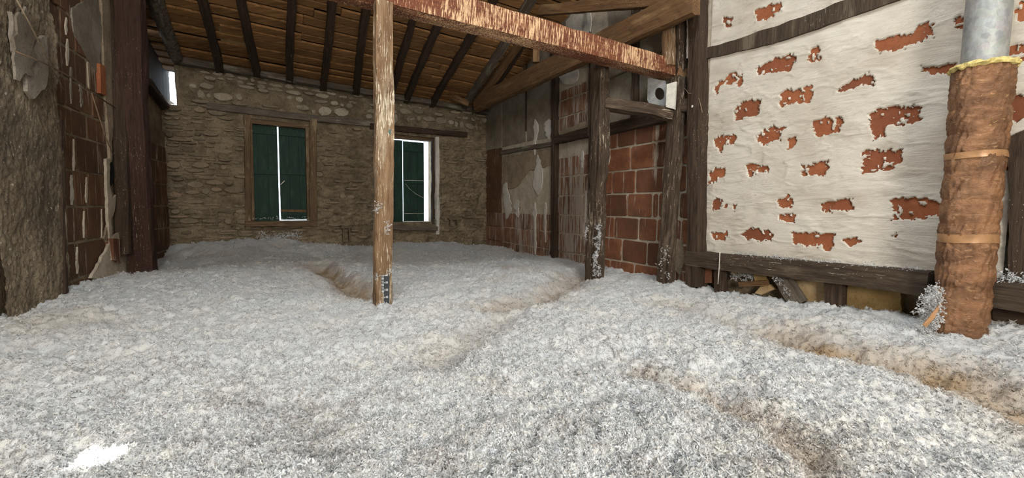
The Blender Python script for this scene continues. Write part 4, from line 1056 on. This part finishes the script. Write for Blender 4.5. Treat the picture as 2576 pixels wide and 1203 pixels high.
# big oblique timber along the partition, brace and king post
o = timber('collar_timber', at(1200, 262, 7.30), at(1752, -2, 3.70), .12, .24, mw_brown, xdir=tuple(wp.n), seed=76, rough=.006, w1=.10, h1=.235); tag(o, 'thick brown timber rising along the top of the partition behind the main beam', 'beam')
o = timber('brown_brace', at(1206, 250, 7.2), at(1335, 62, 5.9), .10, .13, mw_brown, xdir=(1, .3, 0), seed=77, rough=.004); tag(o, 'straight brown brace rising from the foot of the thick brown timber', 'brace')
o = timber('dark_brace', at(1228, 238, 7.3), at(1345, 60, 5.95), .10, .14, mw_dark, xdir=(1, .3, 0), seed=78, rough=.006); tag(o, 'dark timber under the roof edge right of the brown brace', 'brace')
o = timber('king_post', at(1348, 158, 5.75), at(1352, -60, 5.75), .085, .085, mw_brown, xdir=(1, 0, 0), seed=79, rough=.003); tag(o, 'slim pale brown upright behind the main beam', 'post')
o = timber('upper_rail', at(1362, 27, 5.3), at(1690, -2, 4.0), .09, .11, mw_brown, xdir=tuple(wp.n), seed=80, rough=.004); tag(o, 'thin brown rail running right from the slim upright at the top', 'rail')
o = timber('foot_block', at(1115, 236, 7.3), at(1180, 262, 7.3), .1, .09, mw_brown, xdir=(0, 1, 0), seed=81); tag(o, 'short brown board end lying on the wall plate', 'board')
o = timber('upper_post', at(1718, 200, 4.12), at(1713, 38, 4.05), .085, .10, mw_drip_dark, xdir=tuple(E2), seed=82, rough=.008); tag(o, 'dark rough post standing above the right end of the main beam', 'post')
o = timber('upper_post', at(1683, 165, 4.12), at(1684, 48, 4.08), .11, .08, mw_post, xdir=tuple(E2), seed=83, rough=.008); tag(o, 'pale split-faced post piece above the right end of the main beam', 'post')
o = wp.pslab('plaster_strip', [(1728, 22), (1741, 20), (1740, 140), (1727, 147)], .10, .02, mt_plaster_pale, None, .004, .03); tag(o, 'narrow pale plaster strip beside the upper corner stud', 'panel')

# green paint dot on the middle post
fn = Vector((-CAM[0]-at(961, 333, 2.95).x, -at(961, 333, 2.95).y, 0)).normalized()
V = []; F = []
c = at(962, 334, 2.95)+E2n*.060; 
for q in range(14): t = q/14*2*math.pi; V.append(list(c+E2*math.cos(t)*.019+Vector((0, 0, 1))*math.sin(t)*.019))
V += [list(Vector(v_)-E2n*.012) for v_ in V[:14]]; F = [tuple(range(14))]+[(i, i+14, (i+1) % 14+14, (i+1) % 14) for i in range(14)]
mesh('paint_dot', V, F, mt_roundgreen, post1)['label'] = 'round green paint spot'

# measuring strip on the post: 1 cm ticks, figures every 5 cm
rx = E2; rz = Vector((0, 0, 1)); rn_ = E2n
base = at(962, 744, 2.95); z45 = base.z
cx_ = base+E2*.006+E2n*.058
def rbox(x0, x1, z0, z1, d0=.0, d1=.002): return boxv(cx_+rx*(x0+x1)/2+rz*((z0+z1)/2-0)+rn_*((d0+d1)/2), rx, rn_, rz, x1-x0, d1-d0, z1-z0)
cm = (at(962, 690, 2.95).z-at(962, 744, 2.95).z)/15
rul = empty('measuring_strip', cx_+rz*(-cm*5)); tag(rul, 'dark grey insulation depth ruler with white centimetre marks on the middle post', 'ruler')
V, F = rbox(-.024, .026, -8*cm, 15.4*cm, 0, .002); mesh('strip', V, F, mt_ruler, rul)
pr = []
for k in range(-7, 16):
    big = k % 5 == 0; pr.append(rbox(-.023, -.023+(.022 if big else .014), k*cm-.0016, k*cm+.0016, .002, .0028))
V, F = join(pr); o = mesh('tick_marks', V, F, mt_rulerw, rul)
def text(body, pos, size, parent, rot90=False, mat=mt_rulerw, name='figure'):
    cu = bpy.data.curves.new(name, 'FONT'); cu.body = body; cu.size = size; cu.align_x = 'CENTER'; cu.align_y = 'CENTER'; cu.extrude = .0004; cu.offset = size*.02
    tmp = bpy.data.objects.new(name, cu); sc.collection.objects.link(tmp)
    dg = bpy.context.evaluated_depsgraph_get(); me = bpy.data.meshes.new_from_object(tmp.evaluated_get(dg)); bpy.data.objects.remove(tmp)
    me.materials.clear(); me.materials.append(mat); o = bpy.data.objects.new(name, me)
    X_, Y_ = (rx, rz) if not rot90 else (-rz, rx)
    R = Matrix((X_, Y_, X_.cross(Y_))).transposed().to_4x4()
    o.matrix_local = Matrix.Translation(Vector(pos)-wloc(parent)) @ R; return link(o, parent)
for k, tx in ((0, '45'), (5, '50'), (10, '55'), (15, '60'), (-5, '40')):
    text(tx, cx_+rx*.0095+rz*(k*cm)+rn_*.0026, .017, rul)
tag(tuft('insulation_tuft', [at(950, 522, 2.86), at(955, 518, 2.86), at(948, 527, 2.86)], 26, (.010, .006, .014), 1), 'small tuft of flakes stuck halfway up the left side of the middle post', 'insulation', kind='stuff')
tag(tuft('insulation_tuft', [at(974, 575, 2.86), at(972, 585, 2.86), at(978, 569, 2.86)], 26, (.010, .006, .016), 1), 'small tuft of flakes on the middle post above the measuring strip', 'insulation', kind='stuff')
tag(tuft('insulation_tuft', [at(947, 697, 2.86)], 16, (.009, .006, .012), .9), 'tiny tuft of flakes at the upper left of the measuring strip', 'insulation', kind='stuff')
tag(tuft('insulation_tuft', [at(981, 684, 2.86)], 16, (.008, .006, .010), .9), 'tiny tuft of flakes at the upper right of the measuring strip', 'insulation', kind='stuff')
tag(tuft('insulation_tuft', [at(1502+random.uniform(-7, 7), y, 4.03) for y in range(565, 695, 4)], 330, (.010, .008, .014), 1.1), 'long white streak of flakes clinging to the foot of the second post', 'insulation', kind='stuff')
tag(tuft('insulation_tuft', [at(1672+random.uniform(-10, 14), y, 3.86) for y in range(620, 706, 6)], 50, (.02, .01, .02), 1.1), 'scattered flakes clinging to the foot of the right-hand post', 'insulation', kind='stuff')
tag(tuft('insulation_tuft', [at(1476, 578, 4.08), at(1474, 590, 4.08)], 24, (.010, .01, .02), 1.1), 'small tuft of flakes on the left edge of the second post', 'insulation', kind='stuff')

# metal plate with a round hole, white board, insulator and cable between the right posts
pd = 4.16
fx0 = [at(1629, 196, pd+.1), at(1676, 204, pd), at(1676, 268, pd), at(1628, 262, pd+.1)]
mp = empty('metal_plate', fx0[3]); tag(mp, 'galvanised metal plate with a round hole under the main beam', 'plate')
X_ = (fx0[1]-fx0[0]).normalized(); c = (fx0[0]+fx0[2])/2; Lx = (fx0[1]-fx0[0]).length; Lz = (fx0[1]-fx0[2]).length
nn = X_.cross(Vector((0, 0, 1))).normalized()
hc = c+X_*(Lx*.16)-Vector((0, 0, Lz*.05)); hr = Lx*.26
out, inn = [], []
for q in range(32):
    t = 2*math.pi*q/32; ct, st = math.cos(t), math.sin(t)
    inn.append(hc+X_*ct*hr+Vector((0, 0, st*hr*1.15)))
    kx = ((Lx/2-(Lx*.16)) if ct > 0 else (Lx/2+Lx*.16))/max(abs(ct), 1e-5); kz = ((Lz/2+Lz*.05) if st > 0 else (Lz/2-Lz*.05))/max(abs(st), 1e-5)
    kk = min(kx, kz); out.append(hc+X_*ct*kk+Vector((0, 0, st*kk)))
V = [list(p) for p in out+inn]+[list(p+nn*.004) for p in out+inn]; F = []
for q in range(32):
    r_ = (q+1) % 32; F += [(q, r_, 32+r_, 32+q), (64+q, 96+q, 96+r_, 64+r_), (32+q, 32+r_, 96+r_, 96+q), (q, 64+q, 64+r_, r_)]
mesh('sheet', V, F, mt_galv, mp)
V = []; F = []
for q in range(32):
    t = 2*math.pi*q/32
    for r_, dz in ((1.0, 0), (1.07, 0), (1.07, 1), (1.0, 1)): V.append(list(hc+X_*math.cos(t)*hr*r_+Vector((0, 0, math.sin(t)*hr*1.15*r_))-nn*(.010*dz)))
for q in range(32):
    for j in range(4): F.append((q*4+j, q*4+(j+1) % 4, ((q+1) % 32)*4+(j+1) % 4, ((q+1) % 32)*4+j))
mesh('rim', V, F, mt_galv, mp)
P = [at(1677, 212, 3.99), at(1701, 205, 3.93), at(1697, 275, 3.93), at(1675, 269, 3.99)]
nb = (P[1]-P[0]).cross(P[3]-P[0]).normalized(); nb = nb if nb.dot(Vector(CAM)-P[0]) > 0 else -nb
o = poly_slab('white_board', P, nb, .02, mt_whiteboard); tag(o, 'small white painted board between the metal plate and the right-hand post', 'board')
def ball(name, c, r, mat, parent=None, sq=(1, 1, 1)):
    bm = bmesh.new(); bmesh.ops.create_icosphere(bm, subdivisions=2, radius=r)
    V = [[c[0]+v.co.x*sq[0], c[1]+v.co.y*sq[1], c[2]+v.co.z*sq[2]] for v in bm.verts]; bm.verts.index_update(); F = [tuple(v.index for v in f.verts) for f in bm.faces]; bm.free()
    return mesh(name, V, F, mat, parent, smooth=True)
ins = empty('insulator', at(1748, 262, 3.9)); tag(ins, 'small white ceramic insulator at the corner stud beside a loose cable', 'insulator')
ball('ceramic_body', at(1748, 262, 3.88), .025, mt_whiteboard, ins, (1.2, .8, 1)); ball('ceramic_knob', at(1743, 268, 3.86), .014, mt_whiteboard, ins)
ins = empty('insulator', at(1722, 258, 4.0)); tag(ins, 'dull beige insulator just right of the right-hand post', 'insulator')
ball('ceramic_body', at(1722, 258, 4.0), .02, mt_plaster_pale, ins, (1.3, .8, 1)); ball('ceramic_knob', at(1717, 260, 3.98), .011, mt_plaster_pale, ins)
o = tube('loose_cable', [at(1722, 222, 3.95), at(1732, 235, 3.9), at(1747, 236, 3.85), at(1758, 248, 3.82), at(1764, 270, 3.8), at(1767, 284, 3.8)], .003, mt_plaster_mid); tag(o, 'thin beige cable looping down over the corner stud', 'cable')
pd2 = 4.05
o = timber('short_rail', at(1716, 268, 4.0), at(1742, 266, 3.95), .09, .11, mw_dark, xdir=(0, 1, 0), seed=84); tag(o, 'short dark rail between the right-hand post and the corner stud', 'rail')

# ------------------------------------------------------------------ wrapped duct
base = at(2410, 850, 2.33); base.z = .30
topj = at(2473, 172, 2.33)
axp = (topj-base).normalized(); a1 = axp.orthogonal().normalized(); a2 = axp.cross(a1)
duct = empty('wrapped_duct', base); tag(duct, 'ventilation duct wrapped in creased copper-brown film before the white wall', 'duct')
H = (topj-base).length; nz, nt_ = 330, 120
tt = np.linspace(0, 1, nz)[:, None]; th = np.linspace(0, 2*np.pi, nt_, endpoint=False)[None, :]
zz = tt*H
rb = .110+.008*tt
straps = np.array([.0, .133, .184, .264, .345, .432, .484, .562, .655, .72, .782, .867, 1.01])*H
straps = straps+0
ds = np.min(np.abs(zz[..., None]-straps[None, None, :]), -1)
bulge = np.clip(ds/.035, 0, 1)**.45
cxn = np.cos(th)*1.4; cyn = np.sin(th)*1.4
cr = fbm(zz*16+cxn*3, cyn*3+zz*3, 91, 4, .6); cr2 = 1-np.abs(fbm(zz*11+cyn*4, cxn*4-zz*5, 95, 3)); cr3 = 1-np.abs(fbm(zz*22+th*0+cxn*6, cyn*6, 98, 3))
R_ = rb*(.925+.07*bulge)+.007*cr+.014*(cr2-.8)+.008*(cr3-.8)
vert = .0025*np.cos(th*5+zz*0)+0
R_ = R_+vert
C3 = np.array(base)[None, None]+np.array(axp)[None, None]*zz[..., None]
P = C3+R_[..., None]*(np.cos(th)[..., None]*np.array(a1)+np.sin(th)[..., None]*np.array(a2))
P = np.concatenate([P, P[:, :1]], 1)
fastgrid('film_wrap', P, mt_foil, duct)
for q, hh in enumerate((.432, .71)):
    z_ = hh*H; w_ = .022 if q == 0 else .016; V = []; F = []
    for i, dz in enumerate((-w_, -w_*.3, w_*.3, w_)):
        for j in range(48):
            t = 2*math.pi*j/48; r_ = (.110+.008*hh)*(.965+.02*math.sin(3*t+i))+.006; p = base+axp*(z_+dz+.004*math.sin(2*t))+a1*math.cos(t)*r_+a2*math.sin(t)*r_; V.append(list(p))
    for i in range(3):
        for j in range(48): F.append((i*48+j, i*48+(j+1) % 48, (i+1)*48+(j+1) % 48, (i+1)*48+j))
    mesh('tape_band', V, F, mt_tape, duct, smooth=True)
# yellow mineral wool lip
V = []; F = []
for i in range(96):
    t = 2*math.pi*i/96
    for j in range(8):
        u_ = 2*math.pi*j/8; rr_ = .0135*(1+.5*vn(np.array([i*.35]), np.array([j*.9]), 4)[0]); r_ = .116+rr_*math.cos(u_); p = topj+axp*(.004+rr_*math.sin(u_))+a1*math.cos(t)*r_+a2*math.sin(t)*r_; V.append(list(p))
for i in range(96):
    for j in range(8): F.append((i*8+j, ((i+1) % 96)*8+j, ((i+1) % 96)*8+(j+1) % 8, i*8+(j+1) % 8))
mesh('mineral_wool_lip', V, F, mt_yellow, duct)
V = []; F = []
V_, F_ = flake(5, 6, .03); mesh('wool_scrap', (V_+np.array(at(2492, 310, 2.23))).tolist(), F_, mt_yellow, duct)
topd = at(2503, -160, 2.33); dA = (topd-topj).normalized(); V = []; F = []; k = 64; rD = .086
for i, f_ in enumerate(np.linspace(-.06, 1, 20)):
    for j in range(k):
        t = 2*math.pi*j/k; seam = .002 if j == 20 else 0; V.append(list(topj+(topd-topj)*f_+a1*math.cos(t)*(rD+seam)+a2*math.sin(t)*(rD+seam)))
for i in range(19):
    for j in range(k): F.append((i*k+j, i*k+(j+1) % k, (i+1)*k+(j+1) % k, (i+1)*k+j))
mesh('metal_duct', V, F, mt_galv, duct, smooth=True)['label'] = 'bare galvanised upper duct'
P = [at(2372, 760, 2.22), at(2362, 768, 2.22), at(2322, 818, 2.2), at(2330, 824, 2.2), at(2352, 800, 2.2)]
poly_slab('film_flap', P, (-.3, -.95, 0), .006, mt_tape, duct)
tag(tuft('insulation_clump', [at(2350-(y-720)*.12+random.uniform(-26, 14), y, 2.28) for y in range(724, 835, 4)], 520, (.014, .014, .012), 1.2), 'shaggy white clump of flakes hanging on the left foot of the wrapped duct', 'insulation', kind='stuff')
tag(tuft('insulation_tuft', [at(2368+random.uniform(-8, 8), y, 2.20) for y in range(765, 815, 5)], 40, (.012, .01, .014), 1.0), 'white tuft of flakes under the loose film flap of the duct', 'insulation', kind='stuff')
